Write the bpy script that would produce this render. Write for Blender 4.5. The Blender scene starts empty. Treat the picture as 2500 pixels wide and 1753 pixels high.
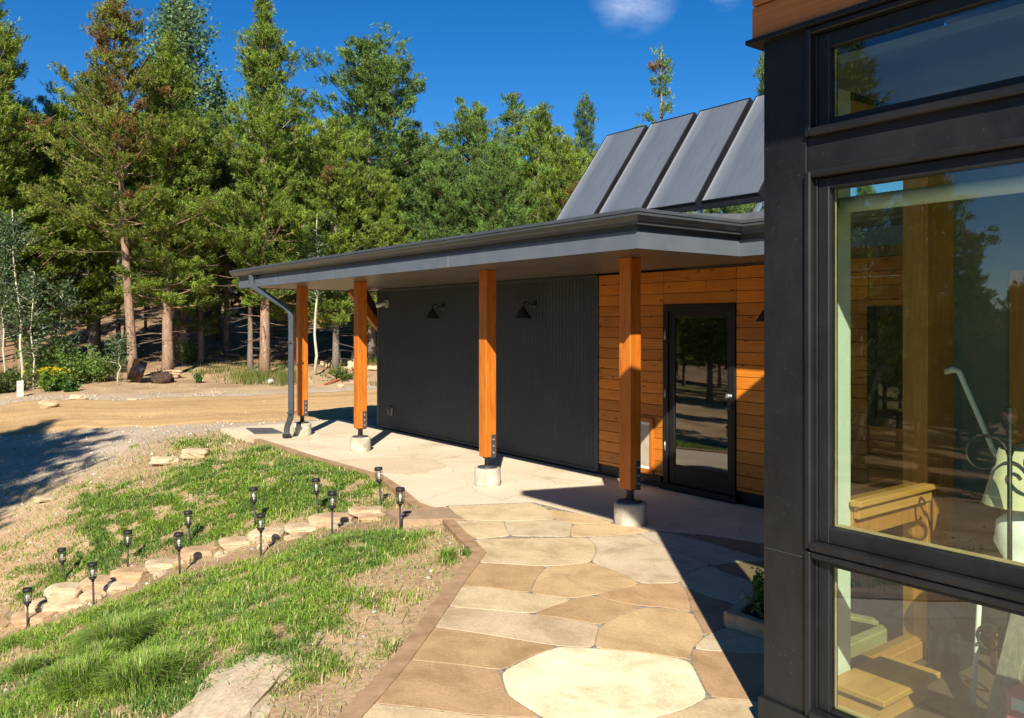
import bpy, bmesh, math, random
import numpy as np
from mathutils import Vector, Matrix, noise as mnoise
D = bpy.data
SC = bpy.context.scene
COL = SC.collection
# ---------------------------------------------------------------- camera
FPX, HY, EYE = 2007.0, 790.0, 1.85          # focal length in photo pixels, horizon row, eye height
cam = D.cameras.new("camera"); camo = D.objects.new("camera", cam); COL.objects.link(camo)
cam.sensor_width = 36.0; cam.lens = 36.0 * FPX / 2500.0
cam.shift_y = -(1753 / 2 - HY) / 2500.0
cam.clip_start = 0.05; cam.clip_end = 2000
YAW = math.atan2(.6037, .797)
camo.location = (0, 0, EYE); camo.rotation_euler = (math.radians(90), 0, -YAW)
SC.camera = camo
# ---------------------------------------------------------------- sun and sky
KX, KY = .84, 1.035                         # metres the shade moves per metre of drop
SV = Vector((-KX, -KY, 1)).normalized()
EL = math.asin(SV.z)
sun = D.lights.new("sun", 'SUN'); suno = D.objects.new("sun", sun); COL.objects.link(suno)
sun.energy = 5.0; sun.angle = math.radians(.53); sun.color = (1.0, .915, .77)
suno.rotation_euler = SV.to_track_quat('Z', 'Y').to_euler(); suno.location = (0, 0, 30)
W = D.worlds.new("World"); SC.world = W; W.use_nodes = True
wn = W.node_tree.nodes; wl = W.node_tree.links; wn.clear()
sky = wn.new('ShaderNodeTexSky'); sky.sky_type = 'NISHITA'; sky.sun_disc = False
sky.sun_elevation = EL; sky.sun_rotation = math.atan2(SV.x, SV.y)
sky.altitude = 2700; sky.air_density = 1.0; sky.dust_density = .15; sky.ozone_density = 2.5
hs = wn.new('ShaderNodeHueSaturation'); hs.inputs['Saturation'].default_value = 1.38; hs.inputs['Hue'].default_value = .503; hs.inputs['Value'].default_value = 1.0
wl.new(sky.outputs[0], hs.inputs['Color'])
tc = wn.new('ShaderNodeTexCoord')
nz = wn.new('ShaderNodeTexNoise'); nz.inputs['Scale'].default_value = 13; nz.inputs['Detail'].default_value = 7; nz.inputs['Roughness'].default_value = .6
mp = wn.new('ShaderNodeMapping'); mp.inputs['Scale'].default_value = (1, 1, 2.6)
wl.new(tc.outputs['Generated'], mp.inputs[0]); wl.new(mp.outputs[0], nz.inputs['Vector'])
def raydir(px, py):
    k = (px - 1250) / FPX
    return Vector((.6037 + .797 * k, .797 - .6037 * k, (HY - py) / FPX)).normalized()
def cloud_mask(px, py, r0, r1):
    dt = wn.new('ShaderNodeVectorMath'); dt.operation = 'DISTANCE'
    dt.inputs[1].default_value = raydir(px, py); wl.new(tc.outputs['Generated'], dt.inputs[0])
    mr = wn.new('ShaderNodeMapRange'); mr.inputs['From Min'].default_value = r0; mr.inputs['From Max'].default_value = r1
    mr.inputs['To Min'].default_value = 0; mr.inputs['To Max'].default_value = 1
    wl.new(dt.outputs['Value'], mr.inputs['Value']); return mr
m1 = cloud_mask(1550, -28, .055, .005); m2 = cloud_mask(1770, -40, .03, .003)
mx = wn.new('ShaderNodeMath'); mx.operation = 'MAXIMUM'; wl.new(m1.outputs[0], mx.inputs[0]); wl.new(m2.outputs[0], mx.inputs[1])
nr = wn.new('ShaderNodeMapRange'); nr.inputs['From Min'].default_value = .40; nr.inputs['From Max'].default_value = .75
wl.new(nz.outputs[0], nr.inputs['Value'])
ml = wn.new('ShaderNodeMath'); ml.operation = 'MULTIPLY'; wl.new(mx.outputs[0], ml.inputs[0]); wl.new(nr.outputs[0], ml.inputs[1])
cm = wn.new('ShaderNodeMixRGB'); cm.inputs[2].default_value = (5.0, 5.8, 7.4, 1)
wl.new(ml.outputs[0], cm.inputs[0]); wl.new(hs.outputs[0], cm.inputs[1])
bg = wn.new('ShaderNodeBackground'); bg.inputs[1].default_value = .082
wo = wn.new('ShaderNodeOutputWorld'); wl.new(cm.outputs[0], bg.inputs[0]); wl.new(bg.outputs[0], wo.inputs[0])
SC.view_settings.view_transform = 'Standard'; SC.view_settings.look = 'None'
SC.view_settings.exposure = .80; SC.view_settings.gamma = 1.0
SC.render.engine = 'CYCLES'
SC.cycles.transparent_max_bounces = 12; SC.cycles.max_bounces = 8

# ---------------------------------------------------------------- helpers: photo pixel -> world
def P(px, d):
    k = (px - 1250) / FPX
    return Vector(((.6037 + .797 * k) * d, (.797 - .6037 * k) * d, 0))
def G(px, py, z=0.0):
    d = (EYE - z) * FPX / (py - HY); v = P(px, d); v.z = z; return v
def PD(px, py, d):
    v = P(px, d); v.z = EYE + (HY - py) / FPX * d; return v
def onX(px, py, X):
    k = (px - 1250) / FPX; d = X / (.6037 + .797 * k); return PD(px, py, d)
rnd = random.Random(7)
RG = np.random.default_rng(11)

# ---------------------------------------------------------------- helpers: objects
def tag(o, label=None, cat=None, group=None, kind=None):
    if label: o['label'] = label
    if cat: o['category'] = cat
    if group: o['group'] = group
    if kind: o['kind'] = kind
    return o
def thing(name, loc, label, cat, group=None, rz=0):
    o = D.objects.new(name, None); COL.objects.link(o); o.empty_display_size = .1
    o.location = loc; o.rotation_euler = (0, 0, rz)
    return tag(o, label, cat, group)
def link(name, me, mat=None, parent=None, loc=None):
    o = D.objects.new(name, me); COL.objects.link(o)
    if mat is not None and len(me.materials) == 0: me.materials.append(mat)
    if parent: o.parent = parent
    if loc is not None: o.location = loc
    return o
class MB:
    """collects shapes in world or local coordinates and links them as one mesh object"""
    def __init__(s): s.bm = bmesh.new()
    def box(s, lo, hi, bev=0.0, M=None):
        lo = Vector(lo); hi = Vector(hi)
        r = bmesh.ops.create_cube(s.bm, size=1.0); vs = r['verts']
        c = (lo + hi) / 2; sz = hi - lo
        for v in vs: v.co = Vector((v.co.x * sz.x, v.co.y * sz.y, v.co.z * sz.z)) + c
        if bev > 0:
            es = list({e for v in vs for e in v.link_edges})
            rr = bmesh.ops.bevel(s.bm, geom=es, offset=bev, segments=1, affect='EDGES', profile=.5)
            vs = list({v for f in rr['faces'] for v in f.verts} | {v for v in vs if v.is_valid})
        if M is not None:
            for v in vs: v.co = M @ v.co
        return s
    def obox(s, a, b, w, h, bev=0.0, up=(0, 0, 1)):
        """bar from a to b, w across, h along up"""
        a = Vector(a); b = Vector(b); x = (b - a); L = x.length; x.normalize()
        up = Vector(up); y = up.cross(x)
        if y.length < 1e-4: y = Vector((0, 1, 0)).cross(x)
        y.normalize(); z = x.cross(y)
        M = Matrix(((x.x, y.x, z.x, a.x), (x.y, y.y, z.y, a.y), (x.z, y.z, z.z, a.z), (0, 0, 0, 1)))
        return s.box((0, -w / 2, -h / 2), (L, w / 2, h / 2), bev, M)
    def tube(s, pts, rad, n=8, cap=True):
        pts = [Vector(p) for p in pts]
        if not hasattr(rad, '__len__'): rad = [rad] * len(pts)
        rings = []; pu = None
        for i, p in enumerate(pts):
            t = (pts[min(i + 1, len(pts) - 1)] - pts[max(i - 1, 0)]).normalized()
            if pu is None:
                u = t.orthogonal().normalized()
            else:
                u = (pu - t * pu.dot(t)); u = u.normalized() if u.length > 1e-5 else t.orthogonal().normalized()
            pu = u; w = t.cross(u)
            rings.append([s.bm.verts.new(p + (u * math.cos(2 * math.pi * k / n) + w * math.sin(2 * math.pi * k / n)) * rad[i]) for k in range(n)])
        for a, b in zip(rings[:-1], rings[1:]):
            for k in range(n):
                f = s.bm.faces.new((a[k], a[(k + 1) % n], b[(k + 1) % n], b[k])); f.smooth = True
        if cap:
            s.bm.faces.new(rings[0][::-1]); s.bm.faces.new(rings[-1])
        return s
    def lathe(s, prof, n=24, c=(0, 0, 0), smooth=True):
        c = Vector(c); rings = []
        for r, z in prof:
            if r < 1e-6: rings.append([s.bm.verts.new(c + Vector((0, 0, z)))])
            else: rings.append([s.bm.verts.new(c + Vector((r * math.cos(2 * math.pi * k / n), r * math.sin(2 * math.pi * k / n), z))) for k in range(n)])
        for a, b in zip(rings[:-1], rings[1:]):
            for k in range(n):
                k2 = (k + 1) % n
                if len(a) == 1 and len(b) == 1: continue
                if len(a) == 1: f = s.bm.faces.new((a[0], b[k2], b[k]))
                elif len(b) == 1: f = s.bm.faces.new((a[k], a[k2], b[0]))
                else: f = s.bm.faces.new((a[k], a[k2], b[k2], b[k]))
                f.smooth = smooth
        return s
    def prism(s, poly, z0, z1):
        """vertical prism; poly is a list of (x, y); z1 may be a function of x"""
        f1 = z1 if callable(z1) else (lambda x: z1); f0 = z0 if callable(z0) else (lambda x: z0)
        a = [s.bm.verts.new((x, y, f0(x))) for x, y in poly]; b = [s.bm.verts.new((x, y, f1(x))) for x, y in poly]
        n = len(poly)
        fs = [s.bm.faces.new(a[::-1]), s.bm.faces.new(b)]
        for i in range(n): fs.append(s.bm.faces.new((a[i], a[(i + 1) % n], b[(i + 1) % n], b[i])))
        bmesh.ops.recalc_face_normals(s.bm, faces=fs)
        return s
    def sweep(s, prof, path):
        """prof: list of (outward, z); path: function e -> list of (x, y) of the offset path"""
        rows = []
        for e, z in prof: rows.append([s.bm.verts.new((x, y, z)) for x, y in path(e)])
        for a, b in zip(rows[:-1], rows[1:]):
            for k in range(len(a) - 1): s.bm.faces.new((a[k], a[k + 1], b[k + 1], b[k]))
        s.bm.faces.new([r[0] for r in rows]); s.bm.faces.new([r[-1] for r in rows][::-1])
        return s
    def quad(s, a, b, c, d):
        s.bm.faces.new([s.bm.verts.new(Vector(v)) for v in (a, b, c, d)]); return s
    def build(s, name, mat, parent=None, loc=None, fix=True):
        me = D.meshes.new(name)
        if fix: bmesh.ops.recalc_face_normals(s.bm, faces=s.bm.faces)
        s.bm.to_mesh(me); s.bm.free()
        if loc is None and parent is not None:
            # shapes given in world coordinates: bring them into the parent's frame
            Mi = (Matrix.Translation(parent.location) @ parent.rotation_euler.to_matrix().to_4x4()).inverted() if parent.parent is None else None
            if Mi is not None and not getattr(s, 'local', False): me.transform(Mi)
        return link(name, me, mat, parent, loc)
def L(mb): mb.local = True; return mb
def np_mesh(name, V, F, attrs=None, mat=None, parent=None, smooth=False):
    me = D.meshes.new(name); V = np.asarray(V, np.float32); F = np.asarray(F, np.int32)
    nf, k = F.shape
    me.vertices.add(len(V)); me.vertices.foreach_set('co', V.ravel())
    me.loops.add(nf * k); me.loops.foreach_set('vertex_index', F.ravel())
    me.polygons.add(nf); me.polygons.foreach_set('loop_start', np.arange(0, nf * k, k, dtype=np.int32))
    try: me.polygons.foreach_set('loop_total', np.full(nf, k, np.int32))
    except Exception: pass
    if smooth: me.polygons.foreach_set('use_smooth', np.ones(nf, bool))
    for an, (ty, arr) in (attrs or {}).items():
        at = me.attributes.new(an, ty, 'POINT'); arr = np.asarray(arr, np.float32)
        at.data.foreach_set('color' if 'COLOR' in ty else 'value', arr.ravel())
    me.update(); me.validate()
    return link(name, me, mat, parent)
def copy_tree(o, parent=None):
    c = o.copy(); COL.objects.link(c); c.parent = parent
    for ch in [x for x in D.objects if x.parent == o]: copy_tree(ch, c)
    return c

# ---------------------------------------------------------------- helpers: materials
def mat(name): 
    m = D.materials.new(name); m.use_nodes = True
    nt = m.node_tree; b = nt.nodes['Principled BSDF']; return m, nt, b
def N(nt, t, **kw):
    n = nt.nodes.new(t)
    for k, v in kw.items():
        if k.startswith('_'): setattr(n, k[1:], v)
        else: n.inputs[k.replace('__', ' ')].default_value = v
    return n
def coords(nt, scale=(1, 1, 1), out='Object', rot=(0, 0, 0)):
    tc = nt.nodes.new('ShaderNodeTexCoord'); mp = nt.nodes.new('ShaderNodeMapping')
    mp.inputs['Scale'].default_value = scale; mp.inputs['Rotation'].default_value = rot
    nt.links.new(tc.outputs[out], mp.inputs[0]); return mp.outputs[0]
def ramp(nt, src, stops):
    r = nt.nodes.new('ShaderNodeValToRGB'); nt.links.new(src, r.inputs[0]); el = r.color_ramp.elements
    while len(el) < len(stops): el.new(.5)
    for e, (p, c) in zip(el, stops): e.position = p; e.color = (*c, 1) if len(c) == 3 else c
    return r.outputs[0]
def mixc(nt, f, a, b, mode='MIX'):
    m = nt.nodes.new('ShaderNodeMixRGB'); m.blend_type = mode
    for i, v in ((0, f), (1, a), (2, b)):
        if isinstance(v, bpy.types.NodeSocket): nt.links.new(v, m.inputs[i])
        else: m.inputs[i].default_value = v if i == 0 else (*v, 1)
    return m.outputs[0]
def bump(nt, b, h, strength=.3, dist=.01):
    n = nt.nodes.new('ShaderNodeBump'); n.inputs['Strength'].default_value = strength; n.inputs['Distance'].default_value = dist
    nt.links.new(h, n.inputs['Height']); nt.links.new(n.outputs[0], b.inputs['Normal']); return n
def noisy(name, c1, c2, scale=6, rough=.6, bstr=.2, bscale=60, detail=6, stretch=(1, 1, 1), metal=0, spec=.5, bdist=.005, lo=.35, hi=.65):
    m, nt, b = mat(name); v = coords(nt, stretch)
    n = N(nt, 'ShaderNodeTexNoise', Scale=scale, Detail=detail, Roughness=.6); nt.links.new(v, n.inputs['Vector'])
    nt.links.new(ramp(nt, n.outputs[0], [(lo, c1), (hi, c2)]), b.inputs['Base Color'])
    b.inputs['Roughness'].default_value = rough; b.inputs['Metallic'].default_value = metal; b.inputs['Specular IOR Level'].default_value = spec
    if bstr > 0:
        n2 = N(nt, 'ShaderNodeTexNoise', Scale=bscale, Detail=4); nt.links.new(v, n2.inputs['Vector']); bump(nt, b, n2.outputs[0], bstr, bdist)
    return m

def wood(name, c1, c2, axis='z', knots=True, rough=.5, attr=False, kscale=1.0, crack=False, grain=1.0):
    """grain runs along axis; knots are small dark ovals"""
    m, nt, b = mat(name)
    st = {'z': (22, 22, 1.1), 'y': (22, 1.1, 22), 'x': (1.1, 22, 22)}[axis]
    v = coords(nt, st)
    n = N(nt, 'ShaderNodeTexNoise', Scale=2.2 * grain, Detail=7, Roughness=.62, Distortion=.6); nt.links.new(v, n.inputs['Vector'])
    col = ramp(nt, n.outputs[0], [(.28, c1), (.72, c2)])
    n3 = N(nt, 'ShaderNodeTexNoise', Scale=1.7, Detail=3); nt.links.new(coords(nt, (1, 1, 1)), n3.inputs['Vector'])
    col = mixc(nt, .35, col, ramp(nt, n3.outputs[0], [(.3, (.62, .55, .5)), (.7, (1.15, 1.1, 1.05))]), 'MULTIPLY')
    if knots:
        sk = {'z': (7, 7, 3.2), 'y': (7, 2.6, 9), 'x': (2.6, 7, 9)}[axis]
        vo = N(nt, 'ShaderNodeTexVoronoi', Scale=kscale); nt.links.new(coords(nt, sk), vo.inputs['Vector'])
        kk = ramp(nt, vo.outputs['Distance'], [(.05, (.10, .06, .045)), (.085, (.45, .32, .25)), (.17, (1, 1, 1))])
        # only some cells carry a knot
        sp = nt.nodes.new('ShaderNodeSeparateColor'); nt.links.new(vo.outputs['Color'], sp.inputs[0])
        th = N(nt, 'ShaderNodeMath', _operation='GREATER_THAN'); th.inputs[1].default_value = .45; nt.links.new(sp.outputs[0], th.inputs[0])
        col = mixc(nt, th.outputs[0], col, mixc(nt, 1.0, col, kk, 'MULTIPLY'))
    cr_ = N(nt, 'ShaderNodeTexNoise', Scale=1.0, Detail=3, Roughness=.5); nt.links.new(coords(nt, {'z': (34, 34, .7), 'y': (34, .7, 34), 'x': (.7, 34, 34)}[axis]), cr_.inputs['Vector'])
    col = mixc(nt, .8, col, ramp(nt, cr_.outputs[0], [(.485, (1, 1, 1)), (.497, (.45, .34, .28)), (.503, (.45, .34, .28)), (.515, (1, 1, 1))]), 'MULTIPLY') if crack else col
    if attr:
        a = nt.nodes.new('ShaderNodeAttribute'); a.attribute_name = 'tone'
        col = mixc(nt, 1.0, col, a.outputs['Color'], 'MULTIPLY')
    nt.links.new(col, b.inputs['Base Color']); b.inputs['Roughness'].default_value = rough
    bump(nt, b, n.outputs[0], .18, .002)
    return m

M_METAL = noisy('charcoal_paint', (.030, .034, .040), (.046, .050, .057), 3, .42, .05, 200)
M_FASC = noisy('fascia_paint', (.095, .115, .14), (.115, .135, .16), 5, .5, .05, 120)
M_GUT = noisy('gutter_paint', (.055, .064, .072), (.072, .082, .09), 5, .3, .03, 90)
M_SOFF = noisy('soffit_paint', (.10, .084, .070), (.13, .11, .092), 1.5, .38, .1, 30)
M_BLACK = noisy('black_trim_paint', (.006, .0065, .008), (.014, .0145, .016), 2.5, .5, .3, 55, bdist=.004, spec=.3)
def dusty(name, c1, c2, dust, rough=.45, amt=.5):
    m, nt, b = mat(name); v = coords(nt)
    n1 = N(nt, 'ShaderNodeTexNoise', Scale=2.2, Detail=9, Roughness=.7); nt.links.new(v, n1.inputs['Vector'])
    col = ramp(nt, n1.outputs[0], [(.3, c1), (.7, c2)])
    n2 = N(nt, 'ShaderNodeTexNoise', Scale=5, Detail=10, Roughness=.8, Distortion=.8); nt.links.new(coords(nt, (1, 1, .25)), n2.inputs['Vector'])
    du = ramp(nt, n2.outputs[0], [(.50, (0, 0, 0)), (.78, (amt, amt, amt))])
    vo = N(nt, 'ShaderNodeTexVoronoi', Scale=34); nt.links.new(v, vo.inputs['Vector'])
    sp = nt.nodes.new('ShaderNodeSeparateColor'); nt.links.new(vo.outputs['Color'], sp.inputs[0])
    g = N(nt, 'ShaderNodeMath', _operation='GREATER_THAN'); g.inputs[1].default_value = .93; nt.links.new(sp.outputs[0], g.inputs[0])
    l = N(nt, 'ShaderNodeMath', _operation='LESS_THAN'); l.inputs[1].default_value = .07; nt.links.new(vo.outputs['Distance'], l.inputs[0])
    k_ = N(nt, 'ShaderNodeMath', _operation='MULTIPLY'); nt.links.new(g.outputs[0], k_.inputs[0]); nt.links.new(l.outputs[0], k_.inputs[1])
    col = mixc(nt, du, col, dust); col = mixc(nt, k_.outputs[0], col, tuple(min(1, x * 2.2) for x in dust))
    nt.links.new(col, b.inputs['Base Color']); b.inputs['Specular IOR Level'].default_value = .35
    nt.links.new(ramp(nt, n1.outputs[0], [(.3, (rough - .08,) * 3), (.7, (rough + .15,) * 3)]), b.inputs['Roughness'])
    n3 = N(nt, 'ShaderNodeTexNoise', Scale=1.6, Detail=2); nt.links.new(v, n3.inputs['Vector']); bump(nt, b, n3.outputs[0], .25, .02); return m
M_BLACK = dusty('black_trim_paint', (.006, .0065, .008), (.013, .0135, .015), (.04, .038, .036), .42, .3)
M_METAL = dusty('charcoal_paint', (.036, .040, .047), (.052, .057, .065), (.10, .095, .085), .45, .4)
M_IRON = noisy('black_plastic', (.012, .012, .013), (.022, .022, .023), 20, .5, .05, 80)
M_PLATE = noisy('grey_steel', (.07, .075, .08), (.12, .125, .13), 12, .45, .1, 90, metal=.5)
M_ZINC = noisy('zinc', (.42, .43, .44), (.6, .61, .62), 20, .35, .08, 90, metal=.8)
M_POST = wood('stained_post_wood', (.40, .105, .010), (.70, .215, .020), 'z', kscale=.7, rough=.48, grain=1.3, crack=True)
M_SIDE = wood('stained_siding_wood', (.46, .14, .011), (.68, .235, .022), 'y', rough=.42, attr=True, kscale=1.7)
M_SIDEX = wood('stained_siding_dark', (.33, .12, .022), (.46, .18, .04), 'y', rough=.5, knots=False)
M_TRIMW = wood('window_casing_wood', (.36, .145, .028), (.56, .26, .06), 'z', knots=False, rough=.4)
M_BENCH = wood('pine_step_wood', (.50, .24, .05), (.66, .36, .10), 'x', rough=.4, kscale=.6)
M_CONC = noisy('concrete', (.33, .29, .22), (.58, .54, .45), 6, .85, .6, 70)
M_STEP = noisy('brown_concrete', (.30, .20, .12), (.40, .28, .18), 5, .8, .3, 60)
M_KERB = noisy('brown_kerb', (.27, .165, .085), (.40, .26, .145), 7, .85, .35, 50)
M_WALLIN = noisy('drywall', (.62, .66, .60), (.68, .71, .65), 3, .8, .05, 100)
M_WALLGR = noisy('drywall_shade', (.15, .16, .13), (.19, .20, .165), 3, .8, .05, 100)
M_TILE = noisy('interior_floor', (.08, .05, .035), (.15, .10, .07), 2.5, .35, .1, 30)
M_ROOF = noisy('roof_metal', (.10, .11, .12), (.14, .15, .16), 4, .45, .05, 40)
M_DARK = noisy('dark_room', (.012, .014, .012), (.03, .032, .028), 2, .9, 0)
M_VINYL = noisy('vinyl_flap', (.42, .36, .27), (.52, .45, .34), 8, .45, .1, 40)
M_WHITE = noisy('white_paint', (.72, .72, .70), (.8, .8, .78), 8, .5, .05, 60)
M_GREYP = noisy('grey_plastic', (.28, .28, .27), (.38, .38, .36), 14, .5, .05, 60)

M_BEAD = noisy('bead_wood', (.45, .32, .15), (.58, .44, .24), 9, .5, 0)
def glass(name, tint, refl=1.0, add=.02):
    m, nt, b = mat(name); nt.nodes.remove(b)
    out = [n for n in nt.nodes if n.type == 'OUTPUT_MATERIAL'][0]
    tr = N(nt, 'ShaderNodeBsdfTransparent', Color=(*tint, 1)); gl = N(nt, 'ShaderNodeBsdfGlossy', Roughness=.005)
    gl.inputs['Color'].default_value = (1, 1, 1, 1)
    fr = N(nt, 'ShaderNodeFresnel', IOR=1.52)
    mu = N(nt, 'ShaderNodeMath', _operation='MULTIPLY_ADD'); mu.inputs[1].default_value = refl; mu.inputs[2].default_value = add
    ge = nt.nodes.new('ShaderNodeNewGeometry'); fm = N(nt, 'ShaderNodeMath', _operation='SUBTRACT'); fm.inputs[0].default_value = 1
    nt.links.new(ge.outputs['Backfacing'], fm.inputs[1]); m2 = N(nt, 'ShaderNodeMath', _operation='MULTIPLY'); nt.links.new(mu.outputs[0], m2.inputs[0]); nt.links.new(fm.outputs[0], m2.inputs[1])
    nt.links.new(fr.outputs[0], mu.inputs[0])
    mx = nt.nodes.new('ShaderNodeMixShader'); nt.links.new(m2.outputs[0], mx.inputs[0])
    nt.links.new(tr.outputs[0], mx.inputs[1]); nt.links.new(gl.outputs[0], mx.inputs[2]); nt.links.new(mx.outputs[0], out.inputs[0])
    return m
M_GLASS = glass('window_glass', (.88, .94, .87), 1.9, .035)
M_GLASSD = glass('door_glass', (.7, .75, .66), 2.6, .06)
M_GLASSS = glass('side_glass', (.90, .95, .88), .8, .0)
M_GLASSL = glass('lamp_glass', (.9, .92, .9), 1.6, .03)

# ---------------------------------------------------------------- terrain
ctrl = []
def cp(px, py, d): v = PD(px, py, d); ctrl.append((v.x, v.y, v.z))
for a in ((65, 1538, 7.6), (229, 1478, 7.6), (439, 1405, 7.6), (637, 1359, 7.6), (811, 1305, 7.6), (977, 1296, 7.6),
          (158, 1435, 8.6), (310, 1386, 8.6), (460, 1339, 8.6), (626, 1285, 8.6), (773, 1257, 8.6), (927, 1232, 8.62),
          (-150, 1590, 7.7), (-150, 1510, 8.7), (0, 1753, 4.6), (250, 1753, 4.25), (500, 1753, 4.0), (700, 1700, 4.2), (830, 1753, 3.86), (-300, 1753, 5.1), (-600, 1800, 5.0),
          (0, 1640, 5.9), (300, 1600, 5.5), (500, 1560, 5.2), (700, 1500, 5.4), (800, 1420, 6.1), (900, 1330, 7.1), (1000, 1480, 5.5), (1080, 1400, 6.25), (1130, 1345, 6.8), (1070, 1300, 7.4),
          (0, 1255, 11.5), (0, 1112, 14.5), (0, 1030, 17.0), (-400, 1255, 11.5), (-400, 1112, 14.5), (-400, 1030, 17.0),
          (300, 1185, 11.2), (300, 1085, 14.2), (450, 1085, 13.5), (500, 1135, 11.3), (620, 1100, 12.3), (760, 1135, 10.95), (900, 1180, 9.65), (680, 1180, 9.9), (500, 1230, 9.6),
          (250, 1290, 9.7), (0, 1350, 9.9)):
    cp(*a)
for px in (-900, -500, -200, 0, 300, 620, 900, 1300, 1700, 2100, 2500):
    for d, z in ((18, -.05), (21, 0.0), (24, .12), (30, .65), (36, 1.7), (46, 4.0), (70, 9.0), (120, 17.0)):
        if d < 22 and px > 900: continue
        v = P(px, d); ctrl.append((v.x, v.y, z - (.25 if px < -100 else 0)))
for x, y, z in ((7, 13, -.12), (7, 9, -.12), (7, 4, -.12), (10, 13, -.1), (10, 4, -.1), (14, 9, 0), (14, 0, 0), (5, 14.6, -.06), (7, 15.5, -.06), (5, 0, -.12), (0, 0, -.12), (2, -5, -.12), (8, -8, -.1),
                (-3, 0, -.4), (-6, 4, -1.2), (-8, -4, -1.2), (-15, 5, -2.4), (-15, -10, -2.2), (-30, 10, -3.6), (-30, -20, -3.6), (-70, 20, -5), (-70, -60, -5), (0, -25, -.5), (30, -20, 1), (20, -60, 0), (70, -50, 3), (-8, 12, -1.3), (-20, 22, -1.5), (-45, 50, -1)):
    ctrl.append((x, y, z))
CT = np.array(ctrl)
def tps_fit(C, lam=.02):
    n = len(C); d = np.hypot(C[:, None, 0] - C[None, :, 0], C[:, None, 1] - C[None, :, 1])
    K = d + 0; K = -K                                   # biharmonic-like linear kernel: no overshoot
    K -= np.eye(n) * lam
    Pm = np.c_[np.ones(n)]
    A = np.block([[K, Pm], [Pm.T, np.zeros((1, 1))]]); rhs = np.r_[C[:, 2], 0]
    return np.linalg.solve(A, rhs)
TW = tps_fit(CT)
def vnoise(x, y, s, seed=0):
    """smooth value noise, vectorised"""
    x = np.asarray(x) / s; y = np.asarray(y) / s
    xi = np.floor(x).astype(np.int64); yi = np.floor(y).astype(np.int64); xf = x - xi; yf = y - yi
    def h(a, b):
        n = (a * 374761393 + b * 668265263 + seed * 1442695041) & 0xffffffff
        n = ((n ^ (n >> 13)) * 1274126177) & 0xffffffff
        return ((n ^ (n >> 16)) & 0xffff) / 65535.0
    u = xf * xf * (3 - 2 * xf); v = yf * yf * (3 - 2 * yf)
    return (h(xi, yi) * (1 - u) + h(xi + 1, yi) * u) * (1 - v) + (h(xi, yi + 1) * (1 - u) + h(xi + 1, yi + 1) * u) * v
def fbm(x, y, s, seed=0, o=4):
    t = 0; a = .5; w = 0
    for i in range(o): t = t + a * vnoise(x, y, s / 2 ** i, seed + i * 17); w += a; a *= .55
    return t / w
# patio outline (kerb line), from the kerb's pixels on the plane z = 0
KA = [G(*p) for p in ((628, 1073), (762, 1116), (926, 1163), (969, 1192), (1013, 1230), (1050, 1243))]
KB = [G(*p) for p in ((1092, 1268), (1132, 1312), (1171, 1350), (1111, 1430), (1045, 1525), (980, 1612), (915, 1688), (855, 1753))] + [Vector((.95, 2.75, 0)), Vector((-.4, 1.7, 0)), Vector((-1.6, .3, 0)), Vector((-2.0, -6, 0))]
PATIO = [(4.68, 14.72)] + [(p.x, p.y) for p in KA] + [(p.x, p.y) for p in KB] + [(6.96, -6), (6.96, 14.72)]
def inpoly(x, y, poly):
    x = np.asarray(x); y = np.asarray(y); c = np.zeros(x.shape, bool); n = len(poly)
    for i in range(n):
        x0, y0 = poly[i]; x1, y1 = poly[(i + 1) % n]
        if y0 == y1: continue
        k = ((y0 > y) != (y1 > y)) & (x < (x1 - x0) * (y - y0) / (y1 - y0) + x0); c ^= k
    return c
def segdist(x, y, line):
    d = np.full(np.shape(x), 1e9)
    for (x0, y0), (x1, y1) in zip(line[:-1], line[1:]):
        dx, dy = x1 - x0, y1 - y0; t = np.clip(((x - x0) * dx + (y - y0) * dy) / (dx * dx + dy * dy), 0, 1)
        d = np.minimum(d, np.hypot(x - x0 - t * dx, y - y0 - t * dy))
    return d
EDGE = [(4.68, 14.72)] + [(p.x, p.y) for p in KA + KB]
HOUSE = [(6.9, 14.8), (6.9, -8), (16, -8), (16, 14.8)]
def Hgt(x, y, micro=True):
    x = np.atleast_1d(np.asarray(x, float)); y = np.atleast_1d(np.asarray(y, float))
    z = np.zeros(x.shape) + TW[-1]
    for (cx, cy, _), w in zip(CT, TW[:-1]): z = z - w * np.hypot(x - cx, y - cy)
    ins = inpoly(x, y, PATIO) | inpoly(x, y, HOUSE)
    dE = segdist(x, y, EDGE)
    z = np.where(ins, np.minimum(z, -.16), z)
    near = (~ins) & (dE < .6)
    z = np.where(near, np.minimum(z, -.035 - .02 * dE), z)
    if micro:
        fade = np.clip(dE / .25, 0, 1) * (~ins)
        z = z + fade * ((fbm(x, y, .9, 3) - .5) * .07 + (fbm(x, y, .16, 9, 3) - .5) * .022)
        far = np.clip((np.hypot(x, y) - 22) / 10, 0, 1)
        z = z + far * (fbm(x, y, 5, 21) - .5) * .7
    return z
def hz(x, y): return float(Hgt(x, y)[0])
def on_ground(px, d):
    v = P(px, d); v.z = hz(v.x, v.y); return v
def ray_ground(px, py):
    k = (px - 1250) / FPX; sl_ = (HY - py) / FPX; ds_ = np.concatenate([np.arange(3, 14, .05), np.arange(14, 60, .15)])
    x = (.6037 + .797 * k) * ds_; y = (.797 - .6037 * k) * ds_; z = EYE + sl_ * ds_; h = Hgt(x, y)
    i = int(np.argmax(h > z)); 
    if not (h > z).any(): i = len(ds_) - 1
    return float(ds_[i])
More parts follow.
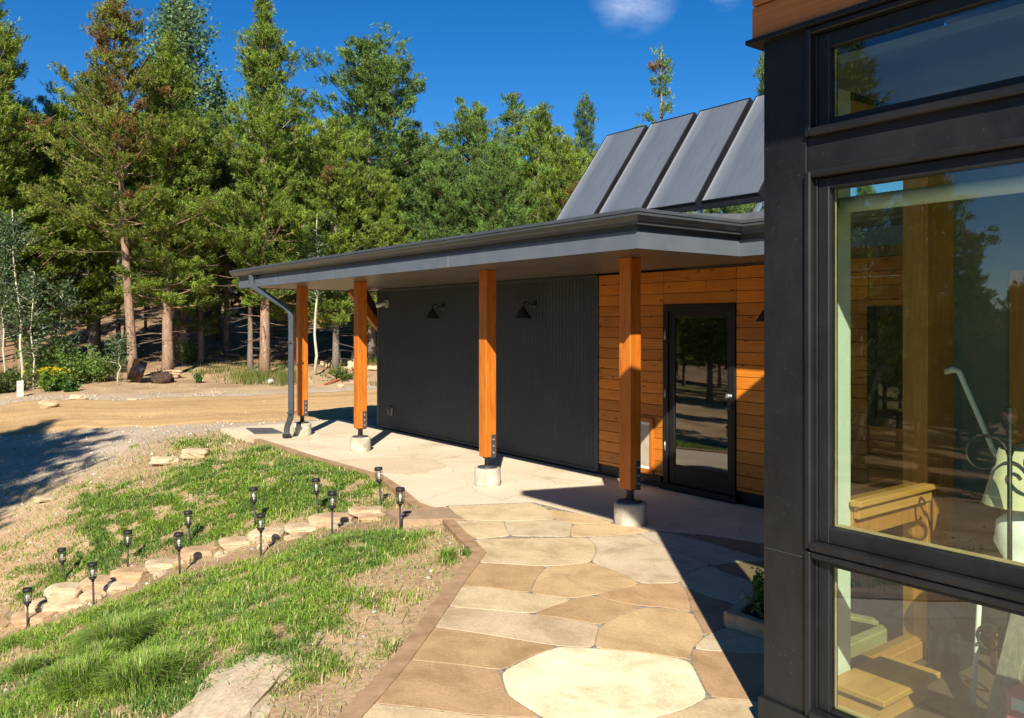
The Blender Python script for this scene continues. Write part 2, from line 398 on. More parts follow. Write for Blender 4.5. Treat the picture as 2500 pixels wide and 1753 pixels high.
# road centre line: runs across the picture at 15.5 to 19.5 m
ROAD_N = [P(-700, 19.5), P(-300, 19.2), P(0, 19.4), P(300, 19.9), P(600, 20.9), P(800, 21.8), P(1000, 23.0), P(1300, 25.5), P(1700, 30)]
ROAD_S = [P(-700, 14.0), P(-300, 15.0), P(0, 15.9), P(300, 16.2), P(600, 15.9), P(800, 16.3), P(1000, 17.0), P(1300, 18.6), P(1700, 22)]
# ground grid: fine near the camera
u = np.linspace(-1, 1, 620); gx = 3.0 + np.sinh(u * 5.0) / np.sinh(5.0) * 420
vv = np.linspace(-1, 1, 620); gy = 8.0 + np.sinh(vv * 5.0) / np.sinh(5.0) * 420
GX, GY = np.meshgrid(gx, gy, indexing='ij'); fx = GX.ravel(); fy = GY.ravel()
fz = np.zeros(fx.shape)
for s in range(0, len(fx), 60000): fz[s:s + 60000] = Hgt(fx[s:s + 60000], fy[s:s + 60000])
rl = [(p.x, p.y) for p in ROAD_N]; rs = [(p.x, p.y) for p in ROAD_S]
ROADP = rl + rs[::-1]
def cdepth(x, y): return .6037 * x + .797 * y
def cpix(x, y):
    d = np.maximum(cdepth(x, y), .3); r = .797 * x - .6037 * y; return 1250 + FPX * r / d
GP = [(P(px_, d_).x, P(px_, d_).y, ra_) for px_, d_, ra_ in ((100, 13.4, 1.7), (260, 14.4, 1.5), (-60, 13.0, 2.0), (400, 15.0, 1.1))]
def zone_color(x, y):
    n1 = fbm(x, y, 1.1, 5); n2 = fbm(x, y, .28, 6, 3); n3 = fbm(x, y, 4, 8)
    dirt = np.stack([.46 + .11 * (n1 - .5) * 2, .325 + .09 * (n1 - .5) * 2, .195 + .06 * (n1 - .5) * 2], -1)
    dark = np.array([.22, .125, .07]); forest = np.array([.25, .16, .095]); gravel = np.array([.46, .385, .295]); road = np.array([.50, .335, .165])
    c = dirt * (.82 + .36 * n2)[..., None]
    t = np.clip((fbm(x, y, .7, 44) - .5) * 5, 0, 1)[..., None] * .5; c = c * (1 - t) + dark * t
    inr = inpoly(x, y, ROADP); dr = np.where(inr, 0, np.minimum(segdist(x, y, rl), segdist(x, y, rs)))
    g = np.clip(1 - (dr + (n1 - .5) * 1.6) / 1.5, 0, 1) * (~inr); g = (np.clip(g * 1.8, 0, 1) * (.55 + .6 * n2))[..., None]
    for cx, cy, ra in GP: g = np.maximum(g, np.clip(1.5 * np.exp(-((x - cx) ** 2 + (y - cy) ** 2) / ra ** 2) * (.5 + n1) - .25, 0, 1)[..., None] * (~inr)[..., None])
    g = np.clip(g, 0, 1); c = c * (1 - g) + gravel * g
    c = np.where(inr[..., None], road * (.9 + .2 * n1)[..., None], c)
    d = np.hypot(x, y)
    north = (x * 0 + cdepth(x, y)) 
    f = np.clip((north - 23.5 - 3 * np.clip((x - 4) / 4, 0, 1) - (n3 - .5) * 4) / 3, 0, 1)[..., None]
    fc = forest * (.7 + .9 * n2)[..., None]
    fg = np.clip((fbm(x, y, 2.6, 77) - .52) * 8, 0, 1)[..., None] * .7; fc = fc * (1 - fg) + np.array([.08, .11, .03]) * fg
    red = np.clip((fbm(x, y, 3.5, 90) - .58) * 9, 0, 1)[..., None]; fc = fc * (1 - red) + np.array([.33, .19, .11]) * red
    f = np.maximum(f, np.clip((-x - 8.5 + (n3 - .5) * 4) / 3, 0, 1)[..., None])
    c = c * (1 - f) + fc * f
    return np.concatenate([np.clip(c, .01, .9), np.ones(c.shape[:-1] + (1,))], -1)
gc = zone_color(fx, fy)
n = len(gx); idx = np.arange(n * n).reshape(n, n)
F = np.stack([idx[:-1, :-1].ravel(), idx[1:, :-1].ravel(), idx[1:, 1:].ravel(), idx[:-1, 1:].ravel()], 1)
def ground_mat(name, pebble=.5, rough=.9):
    m, nt, b = mat(name); a = nt.nodes.new('ShaderNodeAttribute'); a.attribute_name = 'tone'
    v = coords(nt)
    n1 = N(nt, 'ShaderNodeTexNoise', Scale=26, Detail=8, Roughness=.7); nt.links.new(v, n1.inputs['Vector'])
    col = mixc(nt, 1, a.outputs['Color'], ramp(nt, n1.outputs[0], [(.3, (.66, .64, .62)), (.7, (1.28, 1.27, 1.25))]), 'MULTIPLY')
    vo = N(nt, 'ShaderNodeTexVoronoi', Scale=38, Randomness=1); nt.links.new(v, vo.inputs['Vector'])
    sp = nt.nodes.new('ShaderNodeSeparateColor'); nt.links.new(vo.outputs['Color'], sp.inputs[0])
    th = N(nt, 'ShaderNodeMath', _operation='GREATER_THAN'); th.inputs[1].default_value = 1 - pebble * .32; nt.links.new(sp.outputs[0], th.inputs[0])
    dd = N(nt, 'ShaderNodeMath', _operation='LESS_THAN'); dd.inputs[1].default_value = .42; nt.links.new(vo.outputs['Distance'], dd.inputs[0])
    an = N(nt, 'ShaderNodeMath', _operation='MULTIPLY'); nt.links.new(th.outputs[0], an.inputs[0]); nt.links.new(dd.outputs[0], an.inputs[1])
    pc = ramp(nt, sp.outputs[1], [(0, (.30, .22, .15)), (1, (.55, .48, .38))])
    nt.links.new(mixc(nt, an.outputs[0], col, pc), b.inputs['Base Color'])
    b.inputs['Roughness'].default_value = rough; b.inputs['Specular IOR Level'].default_value = .15
    ad = N(nt, 'ShaderNodeMath', _operation='MULTIPLY_ADD'); ad.inputs[1].default_value = .35; nt.links.new(an.outputs[0], ad.inputs[0]); nt.links.new(n1.outputs[0], ad.inputs[2])
    bump(nt, b, ad.outputs[0], .65, .02)
    return m
M_GROUND = ground_mat('earth'); M_ROAD = ground_mat('road_dirt', .18)
tag(np_mesh('ground', np.stack([fx, fy, fz], 1), F, {'tone': ('FLOAT_COLOR', gc)}, M_GROUND, smooth=True), kind='structure')
# dirt road: a sheet draped just above the ground
def lerp_line(line, t):
    k = t * (len(line) - 1); i = min(int(k), len(line) - 2); return line[i].lerp(line[i + 1], k - i)
nu, nv = 260, 40; RV = []; 
for i in range(nu):
    a = lerp_line(ROAD_S, i / (nu - 1)); b = lerp_line(ROAD_N, i / (nu - 1))
    ja = (fbm(np.array([a.x]), np.array([a.y]), .9, 31)[0] - .5) * .9; jb = (fbm(np.array([b.x]), np.array([b.y]), .9, 32)[0] - .5) * .9
    for j in range(nv):
        t = j / (nv - 1); p = a.lerp(b, t); dv = (b - a).normalized(); p = p + dv * (ja * (1 - t) + jb * t); RV.append((p.x, p.y, t))
RV = np.array(RV); rz = Hgt(RV[:, 0], RV[:, 1]); t = RV[:, 2]
rz = rz + .012 + .012 * (np.minimum(t, 1 - t) > .02) - .03 * np.exp(-((t - .3) / .05) ** 2) * .6 - .02 * np.exp(-((t - .68) / .05) ** 2) * .6
rz = np.where((t < .01) | (t > .99), rz - .05, rz)
idx = np.arange(nu * nv).reshape(nu, nv)
F = np.stack([idx[:-1, :-1].ravel(), idx[1:, :-1].ravel(), idx[1:, 1:].ravel(), idx[:-1, 1:].ravel()], 1)
nn = fbm(RV[:, 0], RV[:, 1], 2.2, 50); st = vnoise(RV[:, 0] * .15 + 0, t * 60, 1.5, 51)
rc = np.stack([.50 + .10 * (nn - .5), .335 + .08 * (nn - .5), .165 + .05 * (nn - .5)], 1) * (.78 + .42 * st)[:, None]
dk = np.clip((fbm(RV[:, 0], RV[:, 1], 1.4, 55) - .56) * 6, 0, 1)[:, None] * .35
rc = rc * (1 - dk) + np.array([.30, .18, .085]) * dk
tag(np_mesh('road', np.c_[RV[:, :2], rz], F, {'tone': ('FLOAT_COLOR', np.c_[rc, np.ones(len(rc))])}, M_ROAD, smooth=True), kind='structure')

# ---------------------------------------------------------------- patio: slab, flagstones pattern, kerb
m, nt, b = mat('patio_stone'); a = nt.nodes.new('ShaderNodeAttribute'); a.attribute_name = 'tone'
v = coords(nt, (1, 1, 1)); n1 = N(nt, 'ShaderNodeTexNoise', Scale=2.6, Detail=8, Roughness=.65, Distortion=.4); nt.links.new(coords(nt, (1.3, 1, 1), rot=(0, 0, .6)), n1.inputs['Vector'])
n2 = N(nt, 'ShaderNodeTexNoise', Scale=48, Detail=9, Roughness=.75); nt.links.new(coords(nt, (1.2, 1, 1), rot=(0, 0, .6)), n2.inputs['Vector'])
col = mixc(nt, 1, a.outputs['Color'], ramp(nt, n1.outputs[0], [(.28, (.62, .56, .48)), (.5, (1, .97, .93)), (.72, (1.22, 1.22, 1.2))]), 'MULTIPLY')
col = mixc(nt, .8, col, ramp(nt, n2.outputs[0], [(.32, (.70, .68, .65)), (.66, (1.14, 1.14, 1.14))]), 'MULTIPLY')
n4 = N(nt, 'ShaderNodeTexNoise', Scale=5.5, Detail=9, Roughness=.75, Distortion=1.2); nt.links.new(v, n4.inputs['Vector'])
col = mixc(nt, .9, col, ramp(nt, n4.outputs[0], [(.60, (1, 1, 1)), (.72, (.78, .66, .52))]), 'MULTIPLY')
gv = N(nt, 'ShaderNodeTexVoronoi', Scale=70); nt.links.new(v, gv.inputs['Vector'])
gs = nt.nodes.new('ShaderNodeSeparateColor'); nt.links.new(gv.outputs['Color'], gs.inputs[0])
gg = N(nt, 'ShaderNodeMath', _operation='GREATER_THAN'); gg.inputs[1].default_value = .9; nt.links.new(gs.outputs[0], gg.inputs[0])
gl_ = N(nt, 'ShaderNodeMath', _operation='LESS_THAN'); gl_.inputs[1].default_value = .28; nt.links.new(gv.outputs['Distance'], gl_.inputs[0])
gm = N(nt, 'ShaderNodeMath', _operation='MULTIPLY'); nt.links.new(gg.outputs[0], gm.inputs[0]); nt.links.new(gl_.outputs[0], gm.inputs[1])
col = mixc(nt, .10, col, (.54, .42, .26)); col = mixc(nt, gm.outputs[0], col, mixc(nt, .5, col, (.25, .18, .11)))
nt.links.new(col, b.inputs['Base Color']); b.inputs['Roughness'].default_value = .78; b.inputs['Specular IOR Level'].default_value = .3
bump(nt, b, n2.outputs[0], .5, .008)
M_STONE = m
m, nt, b = mat('patio_slab'); v = coords(nt)
n1 = N(nt, 'ShaderNodeTexNoise', Scale=1.1, Detail=7, Roughness=.6); nt.links.new(v, n1.inputs['Vector'])
col = ramp(nt, n1.outputs[0], [(.28, (.48, .38, .25)), (.40, (.62, .53, .39)), (.62, (.70, .61, .46))])
n2 = N(nt, 'ShaderNodeTexNoise', Scale=30, Detail=6); nt.links.new(v, n2.inputs['Vector'])
col = mixc(nt, .7, col, ramp(nt, n2.outputs[0], [(.3, (.84, .83, .81)), (.7, (1.08, 1.08, 1.08))]), 'MULTIPLY')
nd = N(nt, 'ShaderNodeTexNoise', Scale=1.3, Detail=4); nt.links.new(v, nd.inputs['Vector'])
va = N(nt, 'ShaderNodeVectorMath', _operation='MULTIPLY_ADD'); va.inputs[1].default_value = (.5, .5, 0); nt.links.new(nd.outputs['Color'], va.inputs[0]); nt.links.new(v, va.inputs[2])
vo = N(nt, 'ShaderNodeTexVoronoi', Scale=.95, _feature='DISTANCE_TO_EDGE'); nt.links.new(va.outputs[0], vo.inputs['Vector'])
jt = ramp(nt, vo.outputs['Distance'], [(.004, (.62, .58, .52)), (.012, (1, 1, 1))])
col = mixc(nt, .35, col, jt, 'MULTIPLY')
vc = N(nt, 'ShaderNodeTexVoronoi', Scale=.95); nt.links.new(va.outputs[0], vc.inputs['Vector'])
sp = nt.nodes.new('ShaderNodeSeparateColor'); nt.links.new(vc.outputs['Color'], sp.inputs[0])
col = mixc(nt, .5, col, ramp(nt, sp.outputs[0], [(0, (.80, .70, .58)), (.25, (.97, .96, .93)), (1, (1.05, 1.05, 1.04))]), 'MULTIPLY')
nt.links.new(col, b.inputs['Base Color']); b.inputs['Roughness'].default_value = .8; bump(nt, b, n2.outputs[0], .25, .005)
M_SLAB = m
tag(MB().prism(PATIO, -.22, -.004).build('patio', M_SLAB), kind='structure')
def z6(x, y): g = G(1000 + x / 2.551, 1200 + y / 2.551); return (g.x, g.y)
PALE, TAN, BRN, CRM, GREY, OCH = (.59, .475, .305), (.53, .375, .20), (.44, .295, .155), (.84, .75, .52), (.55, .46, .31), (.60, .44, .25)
STONES = [
 (PALE, [(235, 92), (765, 72), (860, 110), (910, 172), (600, 185), (330, 177)]),
 (OCH, [(860, 112), (1060, 140), (1270, 195), (1020, 205), (915, 175)]),
 (PALE, [(250, 184), (585, 187), (600, 240), (630, 276), (412, 296)]),
 (GREY, [(589, 187), (910, 177), (1018, 207), (1000, 245), (1000, 280), (634, 278), (604, 240)]),
 (OCH, [(1022, 210), (1270, 200), (1430, 225), (1508, 250), (1400, 262), (1250, 277), (1006, 283), (1003, 245)]),
 (PALE, [(412, 299), (1100, 287), (1153, 330), (1162, 380), (1128, 440), (1000, 455), (850, 466), (640, 453), (432, 443), (458, 370)]),
 ((.56, .47, .34), [(1104, 287), (1250, 281), (1420, 264), (1540, 327), (1720, 397), (1878, 461), (1750, 490), (1695, 545), (1686, 570), (1440, 572), (1300, 497), (1133, 440), (1167, 380), (1157, 330)]),
 (BRN, [(430, 447), (640, 457), (848, 470), (788, 540), (748, 633), (500, 598), (322, 590), (380, 500)]),
 (TAN, [(853, 470), (1000, 458), (1130, 443), (1300, 501), (1437, 575), (1230, 628), (1020, 666), (880, 652), (753, 635), (793, 540)]),
 (PALE, [(316, 594), (500, 602), (748, 638), (1018, 669), (900, 709), (763, 760), (238, 715)]),
 (BRN, [(770, 763), (902, 712), (1022, 670), (1150, 648), (1300, 692), (1446, 719), (1298, 774), (1188, 832), (950, 787)]),
 ((.48, .31, .165), [(1156, 645), (1440, 577), (1688, 574), (1718, 620), (1757, 748), (1600, 723), (1500, 713), (1450, 715), (1300, 688)]),
 ((.56, .44, .30), [(234, 718), (763, 765), (950, 792), (1186, 837), (1162, 890), (1145, 973), (930, 963), (650, 918), (400, 878), (140, 840)]),
 (TAN, [(1193, 837), (1300, 778), (1460, 722), (1600, 730), (1760, 755), (1836, 898), (1757, 980), (1742, 1048), (1500, 1008), (1152, 976), (1169, 890)]),
 (BRN, [(135, 846), (400, 883), (650, 923), (925, 967), (748, 1028), (570, 1114), (300, 1077), (-50, 1042), (0, 992), (50, 920)]),
 (CRM, [(932, 968), (1148, 981), (1500, 1012), (1742, 1056), (1786, 1140), (1855, 1280), (1710, 1357), (1500, 1410), (1450, 1475), (1000, 1495), (830, 1407), (603, 1262), (570, 1132), (752, 1033)]),
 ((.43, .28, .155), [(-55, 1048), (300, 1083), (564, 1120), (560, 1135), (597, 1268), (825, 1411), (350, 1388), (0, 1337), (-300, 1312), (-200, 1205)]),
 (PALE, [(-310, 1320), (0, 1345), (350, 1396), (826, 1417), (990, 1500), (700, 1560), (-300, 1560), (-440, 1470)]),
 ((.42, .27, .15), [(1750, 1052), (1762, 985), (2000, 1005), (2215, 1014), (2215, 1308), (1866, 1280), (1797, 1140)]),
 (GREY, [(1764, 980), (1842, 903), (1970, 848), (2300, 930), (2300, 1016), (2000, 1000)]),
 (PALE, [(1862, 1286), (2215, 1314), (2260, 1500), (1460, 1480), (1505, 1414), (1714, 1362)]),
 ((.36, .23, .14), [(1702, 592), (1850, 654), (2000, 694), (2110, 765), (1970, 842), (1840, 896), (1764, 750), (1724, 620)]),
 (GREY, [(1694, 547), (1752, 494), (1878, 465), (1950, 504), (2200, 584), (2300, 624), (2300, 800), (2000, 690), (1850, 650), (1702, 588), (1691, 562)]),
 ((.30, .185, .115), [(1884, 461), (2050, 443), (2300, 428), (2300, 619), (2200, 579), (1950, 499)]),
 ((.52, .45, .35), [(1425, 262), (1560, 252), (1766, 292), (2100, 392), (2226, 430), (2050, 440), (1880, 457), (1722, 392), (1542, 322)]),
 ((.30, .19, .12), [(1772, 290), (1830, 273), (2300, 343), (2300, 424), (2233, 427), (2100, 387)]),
]
bm = bmesh.new(); tones = []
def rough_outline(pts, amp=.006, seg=.05):
    out = []
    # round the corners a little, then wobble the line
    n = len(pts)
    for i in range(n):
        a = Vector((*pts[i], 0)); b = Vector((*pts[(i + 1) % n], 0)); k = max(2, int((b - a).length / seg))
        for j in range(k):
            p = a.lerp(b, j / k); w = mnoise.noise(Vector((p.x * 9, p.y * 9, 0))) * amp + mnoise.noise(Vector((p.x * 40, p.y * 40, 5))) * amp * .5
            w2 = mnoise.noise(Vector((p.x * 9, p.y * 9, 9))) * amp
            out.append(Vector((p.x + w, p.y + w2, 0)))
    for _ in range(1):
        out = [(out[i - 1] + out[i] * 2 + out[(i + 1) % len(out)]) / 4 for i in range(len(out))]
    return out
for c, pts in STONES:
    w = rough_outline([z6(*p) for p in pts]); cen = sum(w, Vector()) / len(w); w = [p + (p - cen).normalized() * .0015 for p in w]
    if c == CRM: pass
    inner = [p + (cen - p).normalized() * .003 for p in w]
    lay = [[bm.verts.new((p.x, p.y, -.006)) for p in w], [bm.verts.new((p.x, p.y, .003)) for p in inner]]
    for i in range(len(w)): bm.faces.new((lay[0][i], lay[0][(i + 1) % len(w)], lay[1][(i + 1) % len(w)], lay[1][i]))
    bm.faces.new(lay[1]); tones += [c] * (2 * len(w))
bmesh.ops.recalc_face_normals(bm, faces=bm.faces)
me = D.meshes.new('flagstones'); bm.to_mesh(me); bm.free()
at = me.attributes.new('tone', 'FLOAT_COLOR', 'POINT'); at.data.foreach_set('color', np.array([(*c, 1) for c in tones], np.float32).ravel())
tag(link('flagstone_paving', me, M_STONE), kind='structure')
# mortar shows as the dark joint between the stones
mt = MB(); hull = [z6(*p) for p in ((225, 88), (770, 66), (1275, 190), (1560, 246), (1835, 268), (2310, 340), (2310, 1500), (1000, 1520), (700, 1570), (-330, 1570), (-470, 1480), (-52, 1044), (316, 592), (462, 368), (246, 182))]
mt.prism(hull, -.10, -.0005); tag(mt.build('mortar_joints', noisy('mortar', (.10, .085, .065), (.42, .36, .28), 25, .9, .6, 90)), kind='structure')
def kerb(line, name):
    mb = MB(); k = len(line); wv = .055
    nor = []
    for i in range(k):
        t = (line[min(i + 1, k - 1)] - line[max(i - 1, 0)]); t.z = 0; t.normalize(); nor.append(Vector((-t.y, t.x, 0)))
    for i in range(k - 1):
        a, b = line[i], line[i + 1]; q = [a - nor[i] * wv, b - nor[i + 1] * wv, b + nor[i + 1] * wv, a + nor[i] * wv]
        mb.prism([(p.x, p.y) for p in q], -.3, .010)
    bmesh.ops.remove_doubles(mb.bm, verts=mb.bm.verts, dist=1e-4)
    return tag(mb.build(name, M_KERB), kind='structure')
kerb(KA, 'kerb'); kerb(KB[:8] + KB[8:], 'kerb')
blk = [G(942, 1247, .004), G(1085, 1239, .004), G(1136, 1269, .004), G(972, 1271, .004)]
mb = MB(); mb.prism([(p.x, p.y) for p in blk], -.42, .014)
es = [e for e in mb.bm.edges]; bmesh.ops.bevel(mb.bm, geom=es, offset=.008, segments=2, affect='EDGES')
st = thing('concrete_step', ((blk[0].x + blk[2].x) / 2, (blk[0].y + blk[2].y) / 2, -.3), 'smooth brown concrete block at the top of the stone stair, set into the kerb', 'step')
mb.build('block', M_STEP, st)

# ---------------------------------------------------------------- the house under the long eave
XF, ZS, YC, XF2, YFAR, XW = 4.75, 2.45, 4.62, 6.05, 13.95, 6.97
house = thing('house', (XW, 9, 0), 'low charcoal house with a long flat eave, corrugated metal and orange board walls', 'house')
def off(e): return [(XF - e, YFAR), (XF - e, YC - e), (XF2 - e, YC - e), (XF2 - e, 2.36)]
# eave slab with soffit
def roofz(x): return 2.735 + (x - XF) * .075
eave = [(XF + .02, YFAR), (XF + .02, YC + .02), (XF2 + .02, YC + .02), (XF2 + .02, 2.36), (15, 2.36), (15, YFAR)]
MB().prism(eave, 2.60, roofz).build('roof', M_ROOF, house)
MB().prism([(x + .004 if x < 10 else x, y - .004 if y > 10 else y + .003) for x, y in eave], ZS + .012, 2.599).build('soffit', M_SOFF, house)
f = MB(); f.sweep([(0, ZS), (0, ZS + .145), (-.028, ZS + .15), (-.03, ZS)], off); f.build('fascia', M_FASC, house)
f = MB(); f.sweep([(-.012, ZS + .14), (-.012, 2.70), (-.03, 2.70), (-.03, ZS + .14)], off); f.build('sub_fascia', M_GUT, house)
for y in (10.25, 12.3, 7.4): MB().box((XF - .003, y, ZS + .002), (XF + .001, y + .006, ZS + .142)).build('fascia_joint', M_ZINC, house)
g = MB(); g.sweep([(-.010, 2.745), (-.010, 2.635), (.055, 2.635), (.062, 2.660), (.085, 2.672), (.112, 2.700), (.114, 2.722), (.122, 2.726), (.122, 2.752), (.110, 2.752), (.108, 2.735), (.0, 2.700)], lambda e: [(XF - e, YFAR + .17)] + off(e)[1:])
g.build('gutter', M_GUT, house)
# far gable end: closing board and wall
MB().box((XF, YFAR + .002, ZS), (15, YFAR + .03, 2.72)).build('barge_board', M_FASC, house)
# corrugated metal wall
YM0, YM1 = 7.44, 13.12
pitch = .0675; xs = []
nrib = int((YM1 - YM0 - .06) / pitch); pts = []
for i in range(nrib * 8 + 1):
    y = YM0 + .03 + i * pitch / 8; pts.append((XW - .016 - .013 * math.cos(2 * math.pi * i / 8), y))
cb = MB(); rows = []
for z in (.06, 2.41): rows.append([cb.bm.verts.new((x, y, z)) for x, y in pts])
for i in range(len(pts) - 1):
    fc = cb.bm.faces.new((rows[0][i], rows[0][i + 1], rows[1][i + 1], rows[1][i])); fc.smooth = True
cb.build('corrugated_wall', M_METAL, house, fix=True)
t = MB(); t.box((XW - .035, YM1 - .035, .03), (XW + .02, YM1 + .03, 2.44), .004); t.box((XW - .035, YM0 - .03, .03), (XW + .02, YM0 + .028, 2.44), .004)
t.box((XW - .028, YM0, 2.412), (XW + .02, YM1, 2.455), .003); t.box((XW - .03, YM0 + .03, .02), (XW + .02, YM1 - .036, .058), .003); t.build('wall_trim', M_METAL, house)
MB().box((XW + .03, 2.36, -.1), (XW + .2, YM1 - .01, 2.45)).build('wall_core', M_DARK, house)
MB().box((XW + .2, YM1 - .12, -.1), (15, YM1, 2.45)).build('end_wall', M_METAL, house)
# board wall
DY0, DY1, DZ0, DZ1 = 5.355, 6.345, .07, 2.055
plank_h = .1262; bw = MB(); tonesw = []
def planks(y0, y1, z0, z1, joints=()):
    z = z1; i = 0
    while z > z0 + .02:
        zb = max(z - plank_h, z0); ys = [y0, y1]
        for jz, jy in joints:
            if abs(jz - i) < .5 and y0 < jy < y1: ys = [y0, jy, y1]
        for a, b_ in zip(ys[:-1], ys[1:]):
            nb = len(bw.bm.verts)
            bw.box((XW - .022, a + .0015, zb + .0025), (XW + .02, b_ - .0015, z - .0025), .003)
            bw.bm.verts.ensure_lookup_table(); tt = .78 + rnd.random() * .42; hue = rnd.uniform(-.05, .05)
            tonesw.extend([(tt, tt * (1 + hue), tt * (1 + hue * 2))] * (len(bw.bm.verts) - nb))
        z = zb; i += 1
ZT = 2.44
planks(DY1 + .002, YM0 - .032, .13, ZT); nrow = round((ZT - DZ1) / plank_h)
ztop_door = ZT - 3 * plank_h
planks(DY0 - .002, DY1 + .0, ztop_door + .001, ZT, ((1, 5.75),))
planks(3.92, DY0 - .004, .13, ZT); planks(2.36, 3.918, 2.0, ZT); planks(2.36, 3.918, .13, .95)
me = D.meshes.new('board_wall'); bw.bm.to_mesh(me); bw.bm.free(); me.transform(Matrix.Translation((-XW, -9, 0)))
at = me.attributes.new('tone', 'FLOAT_COLOR', 'POINT'); arr = np.ones((len(me.vertices), 4), np.float32); arr[:, :3] = np.array(tonesw)[:len(me.vertices)]; at.data.foreach_set('color', arr.ravel())
me.materials.append(M_SIDE); link('board_wall', me, None, house)
wb = MB(); wb.box((XW - .004, 2.36, 0), (XW + .02, DY0 - .06, .126)); wb.box((XW - .004, DY1 + .06, 0), (XW + .02, YM0 - .032, .126)); wb.box((XW + .0, 2.36, .126), (XW + .028, YM0 - .03, 2.44)); wb.build('base_flashing', M_BLACK, house)
# window in the board wall, seen only through the wing
w2 = MB()
for lo, hi in (((XW - .05, 2.36, .95), (XW + .03, 2.44, 2.0)), ((XW - .05, 3.84, .95), (XW + .03, 3.92, 2.0)), ((XW - .05, 2.44, .95), (XW + .03, 3.84, 1.03)), ((XW - .05, 2.44, 1.92), (XW + .03, 3.84, 2.0))): w2.box(lo, hi, .004)
wo_ = w2.build('window', M_BLACK, house); L(MB().box((XW - .02 - XW, 2.44 - 9, 1.03), (XW - .012 - XW, 3.84 - 9, 1.92))).build('pane', M_GLASSD, wo_)
# door
door = MB(); c = .075
x0, x1 = XW - .04, XW + .02
door.box((x0, DY0, DZ0), (x1, DY0 + c, ztop_door), .004); door.box((x0, DY1 - c, DZ0), (x1, DY1, ztop_door), .004); door.box((x0, DY0 + c, ztop_door - c), (x1, DY1 - c, ztop_door), .004)
door.box((x0 - .03, DY0 - .03, 0), (x1, DY1 + .03, DZ0 - .002), .004)
dob = door.build('door', M_BLACK, house)
s = L(MB()); ox = -XW; oy = -9
def db(mbx, lo, hi, bev=.003): mbx.box((lo[0] + ox, lo[1] + oy, lo[2]), (hi[0] + ox, hi[1] + oy, hi[2]), bev)
ya, yb, za, zb = 5.465, 6.185, .285, 1.915
db(s, (XW - .022, DY0 + c + .003, DZ0 + .004), (XW + .01, ya, ztop_door - c - .003)); db(s, (XW - .022, yb, DZ0 + .004), (XW + .01, DY1 - c - .003, ztop_door - c - .003))
db(s, (XW - .0215, ya, DZ0 + .004), (XW + .01, yb, za)); db(s, (XW - .0215, ya, zb), (XW + .01, yb, ztop_door - c - .003))
s.build('leaf', M_BLACK, dob)
s = L(MB()); db(s, (XW - .008, ya, za), (XW - .002, yb, zb), 0); s.build('pane', M_GLASSD, dob)
for z in (1.10, .975):
    s = L(MB()); s.lathe([(0, .0), (.028, .0), (.030, .008), (.022, .018), (.012, .02), (.012, .035), (.024, .045), (.027, .06), (.018, .07), (0, .072)], 20)
    s.bm.transform(Matrix.Translation((-.022, 5.415 - 9, z)) @ Matrix.Rotation(-math.pi / 2, 4, 'Y')); s.build('handle' if z > 1 else 'lever', M_ZINC if z > 1 else M_PLATE, dob)
for z in (.48, 1.07, 1.72):
    s = L(MB()); s.box((-.05, DY1 - .05 - 9, z - .05), (-.041, DY1 - .03 - 9, z + .05), .002); s.tube([(-.052, DY1 - .04 - 9, z - .05), (-.052, DY1 - .04 - 9, z + .05)], .006); s.build('hinge', M_ZINC, dob)
# pet door
pf = MB(); py0, py1, pz0, pz1 = 6.49, 6.86, .13, .77
for lo, hi in (((XW - .055, py0, pz0), (XW - .02, py0 + .045, pz1)), ((XW - .055, py1 - .045, pz0), (XW - .02, py1, pz1)), ((XW - .055, py0 + .045, pz1 - .05), (XW - .02, py1 - .045, pz1)), ((XW - .055, py0 + .045, pz0), (XW - .02, py1 - .045, pz0 + .05))): pf.box(lo, hi, .004)
pet = pf.build('pet_door', M_POST, house)
s = L(MB()); db(s, (XW - .04, py0 + .047, pz0 + .085), (XW - .03, py1 - .047, pz1 - .085), 0); s.build('flap', M_VINYL, pet)
s = L(MB()); db(s, (XW - .043, py0 + .047, pz1 - .083), (XW - .025, py1 - .047, pz1 - .052)); s.build('flap_rail', M_WHITE, pet)
s = L(MB()); db(s, (XW - .043, py0 + .047, pz0 + .052), (XW - .025, py1 - .047, pz0 + .082)); s.build('flap_rail', M_WHITE, pet)
